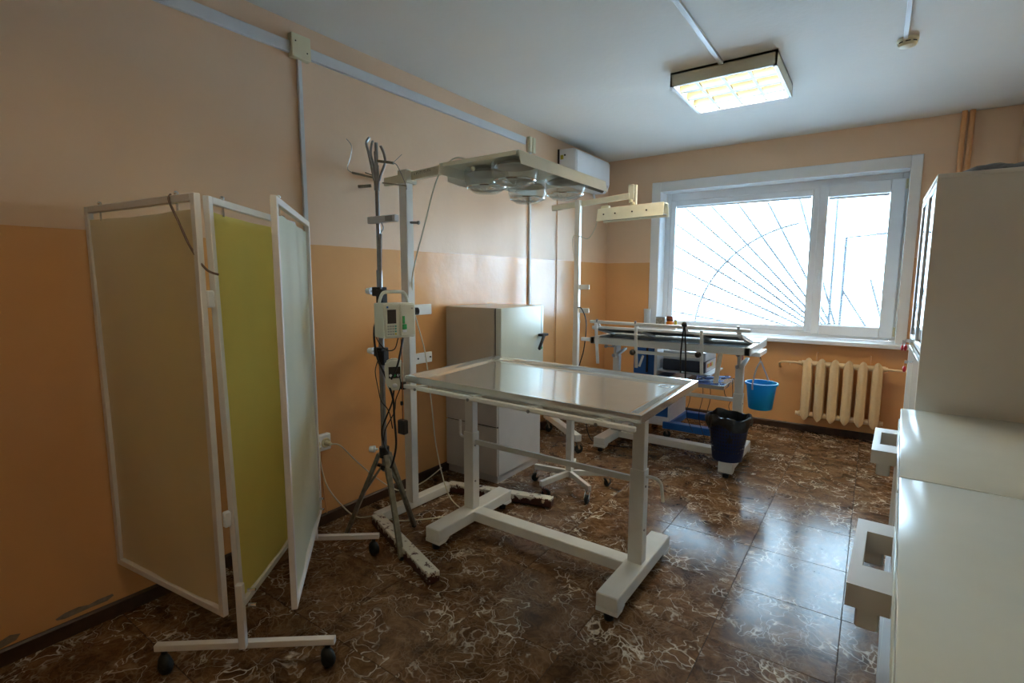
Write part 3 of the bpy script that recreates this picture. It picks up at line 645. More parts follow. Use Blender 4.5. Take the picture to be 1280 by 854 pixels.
l2 = thing('procedure_lamp', 'white floor lamp with a long flat lamp head beside the window', 'lamp', (.37, 4.32, 0))
lamp_frame(l2, (.06, 4.32), (.70, 3.80), (.08, 4.78), (.62, 5.02), .125, .185, .06, WPAINT)
for x, y in ((.115, 4.25), (.66, 3.85), (.60, 4.99), (.10, 4.74)): caster(l2, x, y, .125, .04, 1.0)
MB().bar((.075, 4.35, .155), (.43, 4.35, .155), .05, .05).build('post_foot', WPAINT, l2)
MB().box(.345, .395, 4.325, 4.375, .18, 2.235, .004).build('post', WPAINT, l2)
MB().bar((.06, 4.40, 2.19), (.875, 4.35, 2.228), .028, .050, .003).build('arm', LAMPP, l2)
for z0_, z1_ in ((1.41, 1.455), (1.19, 1.235)): MB().box(.395, .50, 4.343, 4.357, z0_, z1_, .003).build('side_bracket', WPAINT, l2)
MB().box(.86, .91, 4.34, 4.375, 2.195, 2.325, .004).box(.915, .935, 4.345, 4.37, 2.15, 2.32, .004).build('head_holder', LAMPP, l2)
MB().ball((.905, 4.355, 2.155), .024).cyl((.885, 4.35, 2.175), (.885, 4.35, 2.20), .018, 10).build('swivel', CREAM, l2)
e0, e1 = V((.585, 4.365, 2.08)), V((1.195, 4.36, 2.093)); d_ = (e1 - e0).normalized()
q = MB(); q.bar(e0 + V((0, -.06, 0)), e1 + V((0, -.06, 0)), .010, .115, .002, up=(0, .25, 1)); q.bar(e0 + V((0, .06, 0)), e1 + V((0, .06, 0)), .010, .115, .002, up=(0, -.25, 1))
q.bar(e0 + V((0, 0, .052)), e1 + V((0, 0, .052)), .09, .008); q.build('lamp_head', LAMPP, l2)
MB().bar(e0 + V((.01, 0, -.04)), e1 + V((-.01, 0, -.04)), .10, .006).build('diffuser', INK, l2)
for t_ in (.11, .29, .55, .76):
    p = e0.lerp(e1, t_) + V((0, -.068, .0)); MB().cyl(p, p + V((0, -.004, 0)), .007, 10).build('head_screw', DARK, l2)
MB().box(.60, .68, 4.34, 4.38, 2.135, 2.165, .006).build('switch_box', CREAM, l2)
cord('cable', [(.59, 4.34, 2.12), (.56, 4.33, 1.98), (.49, 4.33, 1.88), (.41, 4.32, 1.90), (.34, 4.315, 1.90), (.345, 4.318, 1.75), (.40, 4.315, 1.60), (.40, 4.315, 1.3), (.43, 4.31, 1.10)], .0035, CORDW, l2)
bcrd = thing('extension_lead', 'black power cord looping down beside the post of the far lamp', 'cord', (.45, 4.30, .14))
cord('cable', [(.405, 4.30, 1.24), (.45, 4.30, 1.23), (.50, 4.30, 1.10), (.48, 4.30, .85), (.42, 4.305, .6), (.50, 4.28, .3), (.60, 4.25, .01), (.85, 4.22, .006), (1.0, 4.30, .006), (1.1, 4.6, .006)], .005, CORDB, bcrd)

# ================================================================ TRIPOD STAND WITH PUMPS
TX, TY = .475, 1.88
tp = thing('drip_stand', 'grey metal tripod drip stand with hooks and clamps by the left wall', 'stand', (TX, TY, 0))
MB().cyl((TX, TY, .42), (TX, TY, 1.55), .016, 14).build('lower_pole', TUBEM, tp); MB().cyl((TX, TY, 1.40), (TX, TY, 2.17), .011, 12).build('upper_pole', TUBEM, tp)
for fx, fy in ((.250, 1.765), (.700, 1.785), (.480, 2.09)):
    v_ = V((fx - TX, fy - TY, 0)); u_ = v_.normalized(); top = V((TX, TY, .52)) + u_ * .03
    lg = MB().bar(top, V((fx, fy, .008)), .030, .022, .003).build('leg', TRIPM, tp)
    MB().bar(V((TX, TY, .44)) + u_ * .02, top.lerp(V((fx, fy, 0)), .48), .018, .012).build('brace', TRIPM, lg)
    MB().cyl((fx, fy, 0), (fx, fy, .02), .013, 10).build('rubber_foot', RUBBER, lg)
MB().cyl((TX, TY, .50), (TX, TY, .56), .028, 14).cyl((TX, TY, .43), (TX, TY, .455), .024, 14).box(TX - .07, TX - .02, TY - .008, TY + .008, .435, .45).build('leg_collar', BLACK, tp)
def knob(p, d, m=PVC, r=.020, L=.03):
    p = V(p); d = V(d).normalized(); q = MB(); q.cyl(p, p + d * .02, .007, 8); q.cyl(p + d * .018, p + d * (.018 + L), r, 10, r * .8); return q.build('clamp_knob', m, tp)
knob((TX - .03, TY - .02, .545), (-.8, -.5, 0))
for z_ in (1.437, 1.105):
    MB().box(TX - .035, TX + .030, TY - .028, TY + .026, z_ - .028, z_ + .022, .004).box(TX + .0, TX + .05, TY - .03, TY + .01, z_ - .07, z_ + .01, .004).build('clamp', BLACK, tp); knob((TX - .035, TY - .01, z_), (-1, -.25, 0))
MB().box(TX - .045, TX + .17, TY - .035, TY - .005, 1.797, 1.832, .003).build('pole_clamp', GREYC, tp); MB().box(TX + .10, TX + .155, TY - .04, TY + .0, 1.80, 1.828, .002).build('clamp_grip', TUBEM, tp)
MB().bar((TX + .045, TY - .02, 1.74), (TX + .030, TY - .02, 1.44), .010, .008).tube(spline([(TX + .05, TY - .02, 1.80), (TX + .065, TY - .02, 1.77), (TX + .045, TY - .02, 1.745), (TX + .05, TY - .02, 1.73)]), .003, 5).build('spring_rod', TUBEM, tp)
q = MB(); Rv, Rh = V((.81, .57, 0)), V((-.57, .81, 0))
def W(u, z_, w_=0): return V((TX, TY, 0)) + Rv * u + Rh * w_ + V((0, 0, z_))
q.tube(spline([W(-.01, 2.02, -.01), W(-.025, 2.09), W(-.045, 2.17, .02), W(-.055, 2.22, .02), W(-.040, 2.25, .03)]), .007, 7)
q.tube(spline([W(-.01, 2.02, .01), W(-.018, 2.10, .02), W(-.035, 2.17, .03), W(-.030, 2.225, .04), W(-.028, 2.235, .05)]), .006, 7)
q.tube([W(0, 2.02), W(.002, 2.215)], .009, 8)
q.tube(spline([W(.012, 2.02), W(.03, 2.07), W(.052, 2.11, -.02), W(.05, 2.15, -.03), W(.035, 2.19, -.04)]), .007, 7)
q.build('bottle_hook', TUBEM, tp)
MB().cyl((TX, TY, 1.97), (TX, TY, 2.10), .015, 12).build('hook_collar', TUBEM, tp)
q = MB().bar(W(-.13, 2.062), W(-.01, 2.035), .014, .010).bar(W(-.06, 2.062), W(-.01, 2.045), .012, .006); q.bar(W(.01, 2.12, -.01), W(.10, 2.105, -.03), .016, .012).bar(W(.03, 2.01), W(.16, 1.995), .010, .006).bar(W(-.10, 1.99), W(-.03, 1.995), .014, .014); q.build('side_clamp', TRIPM, tp)
q = MB().tube(spline([W(-.13, 2.062), W(-.155, 2.085), W(-.135, 2.15), W(-.13, 2.20), W(-.155, 2.235)]), .0016, 5); q.tube(spline([W(.10, 2.105, -.03), W(.12, 2.09, -.03), W(.16, 2.0, -.03), W(.165, 1.97, -.03)]), .002, 5); q.tube([W(.10, 2.11, -.03), W(.145, 2.15, -.03)], .0012, 4); q.build('hanging_wire', TUBEM, tp)

# big infusion pump: local frame, front face towards +x local
def local(cx, cy, cz, ang): return Matrix.Translation((cx, cy, cz)) @ Matrix.Rotation(ang, 4, 'Z')
ip = thing('infusion_pump', 'off-white infusion pump with a grey display, keypad and carrying handle clamped to the tripod', 'infusion pump', (.60, 1.865, 1.195))
Ma = local(.60, 1.865, 1.195, math.radians(-16))
MB(Ma).box(-.055, .062, -.090, .092, 0, .182, .010, seg=2).build('body', PUMPM, ip)
MB(Ma).box(.062, .068, -.080, -.005, .010, .176, .002).build('front_panel', PUMPM, ip); MB(Ma).box(.062, .072, .002, .088, .010, .176, .004).build('door', PUMPM, ip)
MB(Ma).tube(spline([(0, -.082, .175), (0, -.078, .20), (0, -.062, .232), (0, -.035, .240), (0, .035, .240), (0, .062, .232), (0, .078, .20), (0, .082, .175)]), .009, 8).build('carrying_handle', PUMPM, ip)
MB(Ma).box(.068, .0695, -.070, -.022, .078, .150).build('display', SCREEN, ip)
MB(Ma).box(.068, .0695, -.074, -.064, .158, .168).build('blue_emblem', mat('blue_print', (.04, .18, .5), .4), ip); MB(Ma).box(.072, .0735, .064, .074, .150, .158).build('small_marking', GREYK, ip)
MB(Ma).box(.072, .076, .012, .024, .075, .115).box(.072, .080, .010, .034, .045, .072, .002).build('green_latch', GREEN, ip); MB(Ma).box(.072, .077, .010, .034, .030, .044, .001).build('latch_slot', PVC, ip)
for r_ in range(4):
    for c_ in range(4):
        m_ = YELL if (r_, c_) == (3, 3) else (TEAL if c_ == 3 else GREYK); MB(Ma).box(.068, .0705, -.071 + c_ * .0135, -.062 + c_ * .0135, .060 - r_ * .0135, .068 - r_ * .0135).build('key', m_, ip)
MB(Ma).cyl((.03, .092, .135), (.03, .125, .135), .020, 14).build('side_knob', BLACK, ip)
MB(Ma).box(-.075, -.050, -.03, .03, .06, .12, .003).build('pole_mount', BLACK, ip)
q = MB().tube(spline([(.50, 1.845, 1.29), (.475, 1.835, 1.24), (.475, 1.835, 1.14), (.50, 1.835, 1.06), (.56, 1.835, .97), (.61, 1.835, .86), (.615, 1.835, .76), (.625, 1.835, .62), (.60, 1.835, .52), (.57, 1.84, .47)]), .006, 7)
q.tube(spline([(.49, 1.85, 1.27), (.495, 1.83, 1.19), (.57, 1.825, 1.13), (.635, 1.83, 1.135), (.655, 1.84, 1.195)]), .003, 6)
q.tube(spline([(.67, 1.86, 1.195), (.672, 1.84, 1.13), (.65, 1.835, 1.05), (.60, 1.835, .97)]), .0055, 7); q.build('power_cable', CORDB, ip)

sp = thing('syringe_controller', 'small oval white controller with dark display and green buttons under the infusion pump', 'infusion pump', (.585, 1.865, .905))
Mb = local(.590, 1.865, .905, math.radians(-38))
ol = [(-.045, .03), (-.030, .0), (.030, .0), (.045, .03), (.050, .12), (.045, .155), (.022, .172), (-.022, .172), (-.045, .155), (-.050, .12)]
MB(Mb).prism(ol, 'x', -.020, .020, .008).build('body', PUMPM, sp)
MB(Mb).box(.0202, .0215, -.031, .031, .068, .130).build('display', SCREEN, sp)
for y, m_ in ((-.020, PVC), (0, GREEN), (.020, PVC)): MB(Mb).ball((.0215, y, .083), .008, .35, 1, 1).build('button', m_, sp)
MB(Mb).ball((.0205, 0, .028), .014, .3, 1, .8).build('drip_button', PVC, sp); MB(Mb).box(-.035, -.018, -.02, .02, .09, .14, .003).build('pole_mount', BLACK, sp)
q = MB().tube(spline([(.59, 1.86, .905), (.59, 1.845, .84), (.555, 1.835, .76), (.515, 1.835, .68), (.525, 1.835, .60), (.56, 1.835, .555)]), .0045, 7)
q.tube(spline([(.63, 1.86, 1.00), (.655, 1.85, .94), (.62, 1.845, .86), (.61, 1.84, .79), (.54, 1.835, .68), (.52, 1.84, .60)]), .003, 6)
q.tube(spline([(.49, 1.845, 1.07), (.478, 1.83, 1.0), (.50, 1.83, .90), (.52, 1.83, .84), (.58, 1.83, .79), (.605, 1.83, .70)]), .003, 6); q.build('lead', CORDB, sp)
pa = thing('power_adapter', 'black power adapter hanging on a thin cord beside the tripod', 'power adapter', (.688, 1.83, .685))
MB().box(.660, .712, 1.812, 1.848, .685, .762, .006).build('adapter_case', BLACK, pa); MB().box(.676, .690, 1.822, 1.836, .84, .862, .003).build('cord_slider', BLACK, pa)
cord('cord', [(.688, 1.83, .762), (.686, 1.83, .84), (.680, 1.84, .98), (.668, 1.85, 1.08), (.655, 1.86, 1.19)], .0025, CORDR, pa)

# ================================================================ TABLES
def table_base(t, cx, cy, zin, crank):
    for s_, lab in ((-1, 0), (1, 1)):
        x = cx + s_ * .525
        q = MB().box(x - .052, x + .052, cy - .345, cy + .345, .058, .126, .005)
        q.prism([(cy - .345, .058), (cy - .345, .040), (cy - .29, .040), (cy - .26, .058)], 'x', x - .052, x + .052); q.prism([(cy + .345, .058), (cy + .345, .040), (cy + .29, .040), (cy + .26, .058)], 'x', x - .052, x + .052)
        fb = q.build('foot_bar', WPAINT, t)
        for y in (cy - .315, cy + .315): MB().cyl((x, y, .024), (x, y, .041), .012, 10).cyl((x, y, 0), (x, y, .025), .021, 14, .024).build('levelling_foot', RUBBER, fb)
        MB().box(x - .036, x + .036, cy - .030, cy + .030, .126, .60, .003).build('outer_post', WPAINT, t); MB().box(x - .030, x + .030, cy - .025, cy + .025, .59, zin, .003).build('inner_post', WPAINT, t)
        for z_ in (.30, .52): MB().cyl((x + .036, cy - .01, z_), (x + .040, cy - .01, z_), .006, 8).build('bolt', TUBEM, t)
    MB().box(cx - .475, cx + .475, cy - .045, cy + .045, .064, .122, .004).build('cross_beam', WPAINT, t)
    MB().box(cx - .490, cx + .490, cy - .009, cy + .009, .525, .555, .002).build('stretcher', WPAINT, t)
    if crank:
        MB().tube(spline([(cx + .56, cy, .565), (cx + .60, cy, .567), (cx + .63, cy, .55), (cx + .640, cy, .50), (cx + .645, cy, .46)]), .008, 8).build('crank_handle', WPAINT, t)
        MB().tube(spline([(cx - .56, cy, .575), (cx - .59, cy, .555), (cx - .61, cy, .565), (cx - .612, cy, .60), (cx - .612, cy, .655)], 4), .008, 8).build('crank_handle', WPAINT, t)
CX, CY = 1.29, 2.30
t1 = thing('treatment_table', 'height-adjustable white table with a shiny stainless steel tray top, nearest the viewer', 'table', (CX, CY, 0))
table_base(t1, CX, CY, .90, True)
q = MB(); 
q.box(CX - .055 - .50, CX - .055 - .47, 1.98, 2.64, .892, .925); q.box(1.79, 1.83, 1.96, 2.68, .888, .925)
q.box(.75, 1.80, 1.985, 2.015, .895, .925); q.box(.75, 1.80, 2.60, 2.63, .895, .925); q.build('under_frame', WPAINT, t1)
Mt = Matrix.Translation((1.290, 2.318, .980)) @ Matrix.Rotation(.012, 4, 'Y') @ Matrix.Rotation(.015, 4, 'X')
hx, hy, ri, dp, sl = .670, .402, .020, .020, .026
def ringz(x, y, z_): return [(-x, -y, z_), (x, -y, z_), (x, y, z_), (-x, y, z_)]
vs = ringz(hx, hy, -.036) + ringz(hx, hy, -.002) + ringz(hx - .002, hy - .002, 0) + ringz(hx - ri, hy - ri, 0) + ringz(hx - ri - sl, hy - ri - sl, -dp) + ringz(hx - ri - sl - .05, hy - ri - sl - .05, -dp - .003)
fs_ = [(3, 2, 1, 0)]
for r_ in range(5):
    for k in range(4): fs_.append((r_ * 4 + k, r_ * 4 + (k + 1) % 4, (r_ + 1) * 4 + (k + 1) % 4, (r_ + 1) * 4 + k))
fs_.append((20, 21, 22, 23)); q = MB(Mt); q.poly(vs, fs_); ty = q.build('steel_tray', STEEL, t1)
MB(Mt).lathe([(.001, -.026), (.022, -.026), (.026, -.0212), (.034, -.0208), (.036, -.0226)], (.535, .27, 0), 24).build('drain', CHROME, ty)
rl = MB().bar((.660, 1.872, .935), (1.955, 1.872, .918), .022, .022, .004).build('side_rail', WPAINT, t1)
MB().box(.640, .662, 1.860, 1.884, .915, .955, .002).build('rail_cap', BLACK, rl)
for x in (.76, 1.12, 1.47, 1.80):
    z_ = .933 - (x - .66) * .013; MB().bar((x, 1.872, z_ + .012), (x + .012, 1.925, z_ + .006), .035, .010).build('rail_clip', WPAINT, rl); MB().cyl((x - .01, 1.861, z_ - .004), (x - .01, 1.857, z_ - .004), .008, 10).build('rail_screw', TUBEM, rl)
MB().tube(spline([(.83, 2.1, .89), (.83, 2.1, .872), (.85, 2.1, .866), (.865, 2.1, .875)]), .004, 6).build('bag_hook', CHROME, t1)

DX, DY = 1.32, 4.35
t2 = thing('operating_table', 'white operating table with a raised hinged top in front of the window', 'table', (DX, DY, 0))
table_base(t2, DX, DY, .82, False)
for x in (DX - .525, DX + .525):
    MB().box(x - .012, x + .012, DY - .055, DY + .055, .80, .955, .002).build('jack_plate', WPAINT, t2)
    MB().bar((x + .03, DY - .09, .828), (x + .03, DY + .12, .868), .03, .02, .003).build('jack_lever', WPAINT, t2)
    for z_ in (.915, .82): MB().cyl((x - .01, DY - .062, z_), (x - .01, DY - .048, z_), .016, 12).build('jack_bolt', TUBEM, t2)
MB().box(DX + .539, DX + .541, DY - .03, DY + .03, .87, .915).build('red_sticker', mat('faded_red_sticker', (.45, .09, .05), .5), t2)
MB().cyl((DX - .50, DY - .06, .17), (DX - .50, DY - .045, .17), .035, 20).cyl((DX - .50, DY - .066, .17), (DX - .50, DY - .06, .17), .022, 20).box(DX - .55, DX - .45, DY - .045, DY - .03, .12, .22).build('brake_disc', BRUSH, t2)
X0, X1, Y0, Y1, Z0, Z1 = .70, 1.975, 3.99, 4.70, .955, 1.012
q = MB()
for bx in ((X0, X1, Y0, Y0 + .035), (X0, X1, Y1 - .035, Y1), (X0, X0 + .04, Y0, Y1), (X1 - .04, X1, Y0, Y1), (X0, X1, 4.33, 4.36)): q.box(*bx, Z0, Z1, .003)
q.build('top_frame', WPAINT, t2)
MB().box(1.93, 2.012, 4.20, 4.48, .925, .958, .003).build('side_bracket', PVC, t2)
MB().box(X0 + .04, X1 - .04, Y0 + .035, Y1 - .035, .985, .992).build('lower_sheet', UNDER, t2)
MB().box(X0, X1, 4.36, Y1, 1.0125, 1.020, .002).build('fixed_top', WPAINT, t2)
q = MB(); pf = lambda x, s_: V((x, 4.36 + (3.945 - 4.36) * s_, 1.022 + (1.108 - 1.022) * s_))
q.bar(pf(.74, .5), pf(1.93, .5), .400, .004, up=V((0, .205, 1)))
rp = q.build('raised_panel', UNDER, t2, label='grey steel panel tilted up towards the viewer')
for x in (.755, 1.135, 1.60, 1.915): MB().bar(pf(x, .02) + V((0, 0, -.012)), pf(x, 1) + V((0, 0, -.012)), .032, .022, .002).build('panel_rib', WPAINT, rp)
MB().bar(pf(.74, 1) + V((0, 0, -.005)), pf(1.93, 1) + V((0, 0, -.005)), .022, .022, .002).build('panel_edge', WPAINT, rp)
MB().bar((.735, 3.91, 1.152), (1.985, 3.91, 1.143), .024, .026, .004).build('instrument_rail', WPAINT, t2)
for x in (.80, 1.135, 1.53, 1.905):
    MB().bar((x, 3.91, 1.147), (x, 3.955, 1.108), .030, .010).build('rail_clip', WPAINT, t2); MB().cyl((x, 3.905, 1.15), (x, 3.905, 1.175), .010, 10).build('rail_knob', TUBEM, t2)
MB().bar((.69, 4.02, .985), (.60, 4.02, .985), .03, .03, .003).build('frame_stub', PVC, t2)
MB().bar((.80, 3.885, 1.14), (.815, 3.905, .80), .028, .010, .003, up=(0, 1, 0)).build('hanging_strap', PVC, t2, label='white strap hanging from the rail')
for x, z1_ in ((1.145, .80), (1.655, .80)):
    MB().bar((x, 3.89, 1.13), (x + .012, 3.90, z1_), .024, .012, .002, up=(0, 1, 0)).build('restraint_arm', WPAINT, t2); MB().ball((x - .014, 3.875, .925 if x < 1.3 else .95), .024).build('arm_knob', BLACK, t2)
MB().box(1.09, 1.62, 3.965, 3.985, .905, .93, .002).build('lower_rail', WPAINT, t2)
MB().cyl((1.18, 3.98, .89), (1.15, 3.98, .80), .010, 8).build('lever', PVC, t2); MB().bar((1.765, 4.02, .955), (1.735, 4.05, .72), .03, .02).build('side_prop', WPAINT, t2)
MB().cyl((.86, 3.975, .945), (.86, 3.955, .945), .014, 10).cyl((.86, 3.965, .945), (.93, 3.965, .945), .006, 8).build('clamp_screw', TUBEM, t2)
bs = thing('black_strap', 'black strap hanging over the front rail of the operating table', 'strap', (1.53, 3.89, .80))
q = MB().tube(spline([(1.515, 3.885, .80), (1.512, 3.885, .95), (1.528, 3.89, 1.16), (1.548, 3.885, .95), (1.552, 3.885, .79), (1.552, 3.89, .62)]), .006, 6); q.build('strap_band', CORDB, bs)
MB().ball((1.528, 3.89, 1.168), .022).build('strap_knot', BLACK, bs)

# bucket, basket
bk = thing('bucket', 'bright blue plastic bucket hanging from the end of the operating table', 'bucket', (1.992, 4.45, .475))
cB = (1.992, 4.45, 0)
MB().lathe([(.001, .475), (.082, .475), (.088, .482), (.108, .655), (.113, .672), (.122, .674), (.124, .684), (.121, .690), (.112, .690), (.106, .672), (.086, .487), (.001, .482)], cB, 40).build('pail', BUCKET, bk)
MB().tube(spline([(1.992 - .045, 4.45 - .118, .645), (1.992 - .045, 4.45 - .118, .70), (1.960, 4.37, .80), (1.972, 4.42, .845), (1.975, 4.447, .853), (1.980, 4.47, .845), (1.99, 4.51, .80), (1.992 + .030, 4.45 + .108, .70), (1.992 + .030, 4.45 + .108, .66)]), .0065, 8).build('bail_handle', GREYC, bk)
MB().tube(spline([(1.975, 4.42, .930), (1.975, 4.43, .90), (1.975, 4.447, .862), (1.975, 4.462, .870), (1.975, 4.46, .888)]), .005, 6).build('s_hook', CHROME, bk)
wb = thing('waste_basket', 'navy perforated waste basket with a black bin liner on the foot of the operating table', 'waste basket', (1.835, 4.10, .126))
cW = V((1.835, 4.10, 0)); zb_, zt_ = .128, .465
n_, m_ = 40, 12
def rW(z_): return .108 + (.150 - .108) * (z_ - zb_) / (zt_ - zb_)
q = MB(); vs = []
for j in range(m_ * 2 + 1):
    z_ = zb_ + (zt_ - zb_) * j / (m_ * 2)
    for k in range(n_ * 2):
        t_ = 2 * math.pi * k / (n_ * 2); vs.append((cW.x + rW(z_) * math.cos(t_), cW.y + rW(z_) * math.sin(t_), z_))
fs_ = []
for j in range(m_ * 2):
    for k in range(n_ * 2):
        hole = j % 2 == 1 and k % 2 == 1 and 3 < j < m_ * 2 - 3
        if not hole: fs_.append((j * n_ * 2 + k, j * n_ * 2 + (k + 1) % (n_ * 2), (j + 1) * n_ * 2 + (k + 1) % (n_ * 2), (j + 1) * n_ * 2 + k))
q.poly(vs, fs_, True); q.lathe([(.001, zb_), (.105, zb_), (.108, zb_ + .02)], cW, 40); q.build('basket_wall', NAVY, wb)
q = MB(); vs = []; prof = [(.060, .165), (.095, .19), (.128, .30), (.138, .43), (.148, .478), (.158, .474), (.166, .450), (.168, .420), (.163, .395)]; nn = 60
rnd = [random.uniform(-1, 1) for _ in range(nn)]
for j, (r_, z_) in enumerate(prof):
    for k in range(nn):
        t_ = 2 * math.pi * k / nn; w_ = .35 + .12 * j
        rr = r_ + .006 * w_ * (math.sin(5 * t_ + j * .7) + .6 * math.sin(11 * t_ + 1.7 * j) + .5 * rnd[k]); zz = z_ + (.010 * math.sin(3 * t_ + 1) + .006 * math.sin(7 * t_ + j) + (.014 * math.sin(4 * t_ + 2) + .006 * rnd[k] if j > 6 else 0)) * (1 if j > 2 else .3)
        vs.append((cW.x + rr * math.cos(t_), cW.y + rr * math.sin(t_), zz))
fs_ = [(j * nn + k, j * nn + (k + 1) % nn, (j + 1) * nn + (k + 1) % nn, (j + 1) * nn + k) for j in range(len(prof) - 1) for k in range(nn)] + [tuple(range(nn))[::-1]]
q.poly(vs, fs_, True); q.build('bin_liner', BAG, wb)

# ================================================================ STERILISER AND DRAWER UNIT
cu = thing('drawer_unit', 'light grey drawer cabinet standing on the floor against the left wall', 'cabinet', (.265, 3.18, 0))
MB().box(.020, .500, 2.915, 3.47, 0, .06).build('plinth', GREYC, cu); MB().box(.016, .514, 2.912, 3.48, .06, .75, .002).build('carcass', GREYC, cu)
MB().box(.020, .510, 2.9095, 2.912, .065, .748).build('drawer_gap_shade', DARK, cu)  # dark sheet behind the fronts paints in the shade between drawers
for z0_, z1_ in ((.064, .424), (.434, .615), (.625, .745)): MB().box(.018, .512, 2.892, 2.910, z0_, z1_, .002).build('drawer_front', mat('beige_drawer_laminate', (.52, .50, .48), .4, var=.03) if z0_ < .07 else bpy.data.materials['beige_drawer_laminate'], cu)
st = thing('steriliser', 'beige steriliser with a mint door and black lever on the grey drawer cabinet', 'steriliser', (.27, 3.18, .75))
MB().box(.020, .4825, 2.900, 3.462, .751, 1.300, .004).build('case', BEIGE, st)
MB().box(.4935, .545, 2.900, 3.470, .753, 1.300, .010, seg=2).build('door', MINT, st)
MB().box(.4835, .4895, 2.909, 3.460, .758, 1.294).build('door_seal', DARK, st)
MB().box(.545, .5465, 3.435, 3.441, 1.075, 1.292).build('blue_strip', mat('teal_blue_strip', (.03, .22, .32), .4), st)
MB().box(.545, .590, 3.385, 3.475, 1.060, 1.080, .004).bar((.585, 3.415, 1.070), (.595, 3.325, .965), .020, .024, .005).build('lever_handle', BLACK, st)
MB().cyl((.545, 3.438, .965), (.549, 3.438, .965), .012, 12).build('lock', GREEN, st)

# ================================================================ STOOL BASE
sl_ = thing('wheeled_stool', 'white five-legged stool base on chrome wheels under the near table', 'stool', (.968, 3.16, 0))
MB().box(.968 - .022, .968 + .022, 3.16 - .022, 3.16 + .022, .085, .64, .003).build('column', WPAINT, sl_)
for k in range(5):
    t_ = math.radians(183 + 72 * k); e = V((.968 + .285 * math.cos(t_), 3.16 + .285 * math.sin(t_), 0))
    lg = MB().bar((.968, 3.16, .115), (e.x, e.y, .105), .026, .038, .002).build('leg', WPAINT, sl_)
    x, y = e.x - .02 * math.cos(t_), e.y - .02 * math.sin(t_); r_ = .032; a_ = t_ + (1.2, 2.4, -.9, .6, 2)[k]
    cc, ss = math.cos(a_), math.sin(a_); wx, wy = x + cc * .022, y + ss * .022; nx, ny = -ss, cc; f = MB(); f.cyl((x, y, .072), (x, y, .087), .020, 12)
    for s_ in (-1, 1): f.bar((x + nx * .016 * s_, y + ny * .016 * s_, .076), (wx + nx * .016 * s_, wy + ny * .016 * s_, r_), .003, .024, up=(cc, ss, 0))
    f.build('caster', CHROME, lg)
    prof = [(r_ * .25, -.011), (r_ * .8, -.011), (r_ * .97, -.006), (r_, 0), (r_ * .97, .006), (r_ * .8, .011), (r_ * .25, .011)]
    MB().lathe(prof, (0, 0, 0), 20, Matrix.Translation((wx, wy, r_)) @ Matrix(((cc, 0, nx, 0), (ss, 0, ny, 0), (0, 1, 0, 0), (0, 0, 0, 1))), close=True).build('wheel', RUBBER, lg)
MB().lathe([(.001, .64), (.125, .64), (.132, .648), (.132, .668), (.125, .676), (.001, .678)], (.968, 3.16, 0), 32).build('seat', PVC, sl_)

# ================================================================ BLUE EQUIPMENT CART
ct = thing('equipment_cart', 'blue and white wheeled equipment cart behind the operating table', 'cart', (1.05, 4.95, 0))
MB().box(.80, 1.155, 4.74, 5.20, .20, .60, .004).box(.80, 1.018, 4.74, 5.20, .60, .86, .004).build('cabinet_body', BLUEP, ct)
MB().box(1.155, 1.175, 4.735, 5.24, .16, .60, .004).build('white_side', PVC, ct)
MB().box(.77, 1.165, 4.72, 5.22, .12, .20, .004).build('white_base', PVC, ct)
MB().box(1.019, 1.045, 4.70, 5.20, .602, .875, .003).build('side_board', PVC, ct); MB().box(.93, .945, 4.725, 4.740, .62, .86).build('dark_gap_strip', DARK, ct)
q = MB().box(1.175, 1.66, 4.70, 4.78, .10, .165, .005).box(1.175, 1.66, 5.20, 5.28, .10, .165, .005).box(1.12, 1.20, 4.70, 5.28, .10, .165, .005).build('u_foot', BLUEP, ct)
for x, y in ((1.62, 4.74), (1.62, 5.24), (.86, 4.78), (.86, 5.18), (1.13, 4.75)): caster(ct, x, y, .10 if x > 1.2 else .12, .036, .4)
MB().box(1.045, 1.53, 4.72, 5.20, .640, .655, .002).build('shelf', GREYC, ct)
ty_ = MB().box(1.36, 1.72, 4.40, 4.90, .598, .606).box(1.36, 1.72, 4.40, 4.408, .606, .63).box(1.36, 1.368, 4.40, 4.90, .606, .63).box(1.712, 1.72, 4.40, 4.90, .606, .63).build('side_tray', STEEL, ct, label='steel side tray')
MB().box(1.32, 1.36, 4.70, 4.74, .59, .64).build('tray_bracket', PVC, ct)
dv = thing('surgical_generator', 'white and dark electronic unit on the shelf of the blue cart', 'device', (1.28, 4.94, .655))
MB().box(1.08, 1.47, 4.77, 5.15, .656, .76, .004).build('lower_unit', mat('dark_blue_grey_case', (.035, .045, .07), .35), dv)
MB().box(1.08, 1.47, 4.77, 5.15, .762, .842, .006).build('upper_unit', mat('pale_grey_case', (.52, .56, .58), .35), dv)
MB().box(1.4705, 1.473, 4.80, 5.13, .665, .755).build('front_panel', GREYC, dv)
for k, m_ in enumerate((ORANGE, YELL, RED, YELL)): MB().box(1.473, 1.476, 4.83 + .05 * k, 4.86 + .05 * k, .70, .735).build('socket', m_, dv)
MB().box(1.12, 1.30, 4.80, 5.0, .843, .852, .003).build('blue_folder', BLUEP, dv)
lc = thing('lead_bundle', 'tangled blue and black leads heaped on the steel side tray', 'cable', (1.54, 4.65, .606))
q = MB(); q2 = MB()
for k in range(9):
    pts = [(random.uniform(1.40, 1.69), random.uniform(4.44, 4.86), .614 + random.uniform(0, .035)) for _ in range(5)]; (q if k < 6 else q2).tube(spline(pts), .0045, 5)
q.build('blue_lead', BLUECORD, lc); 
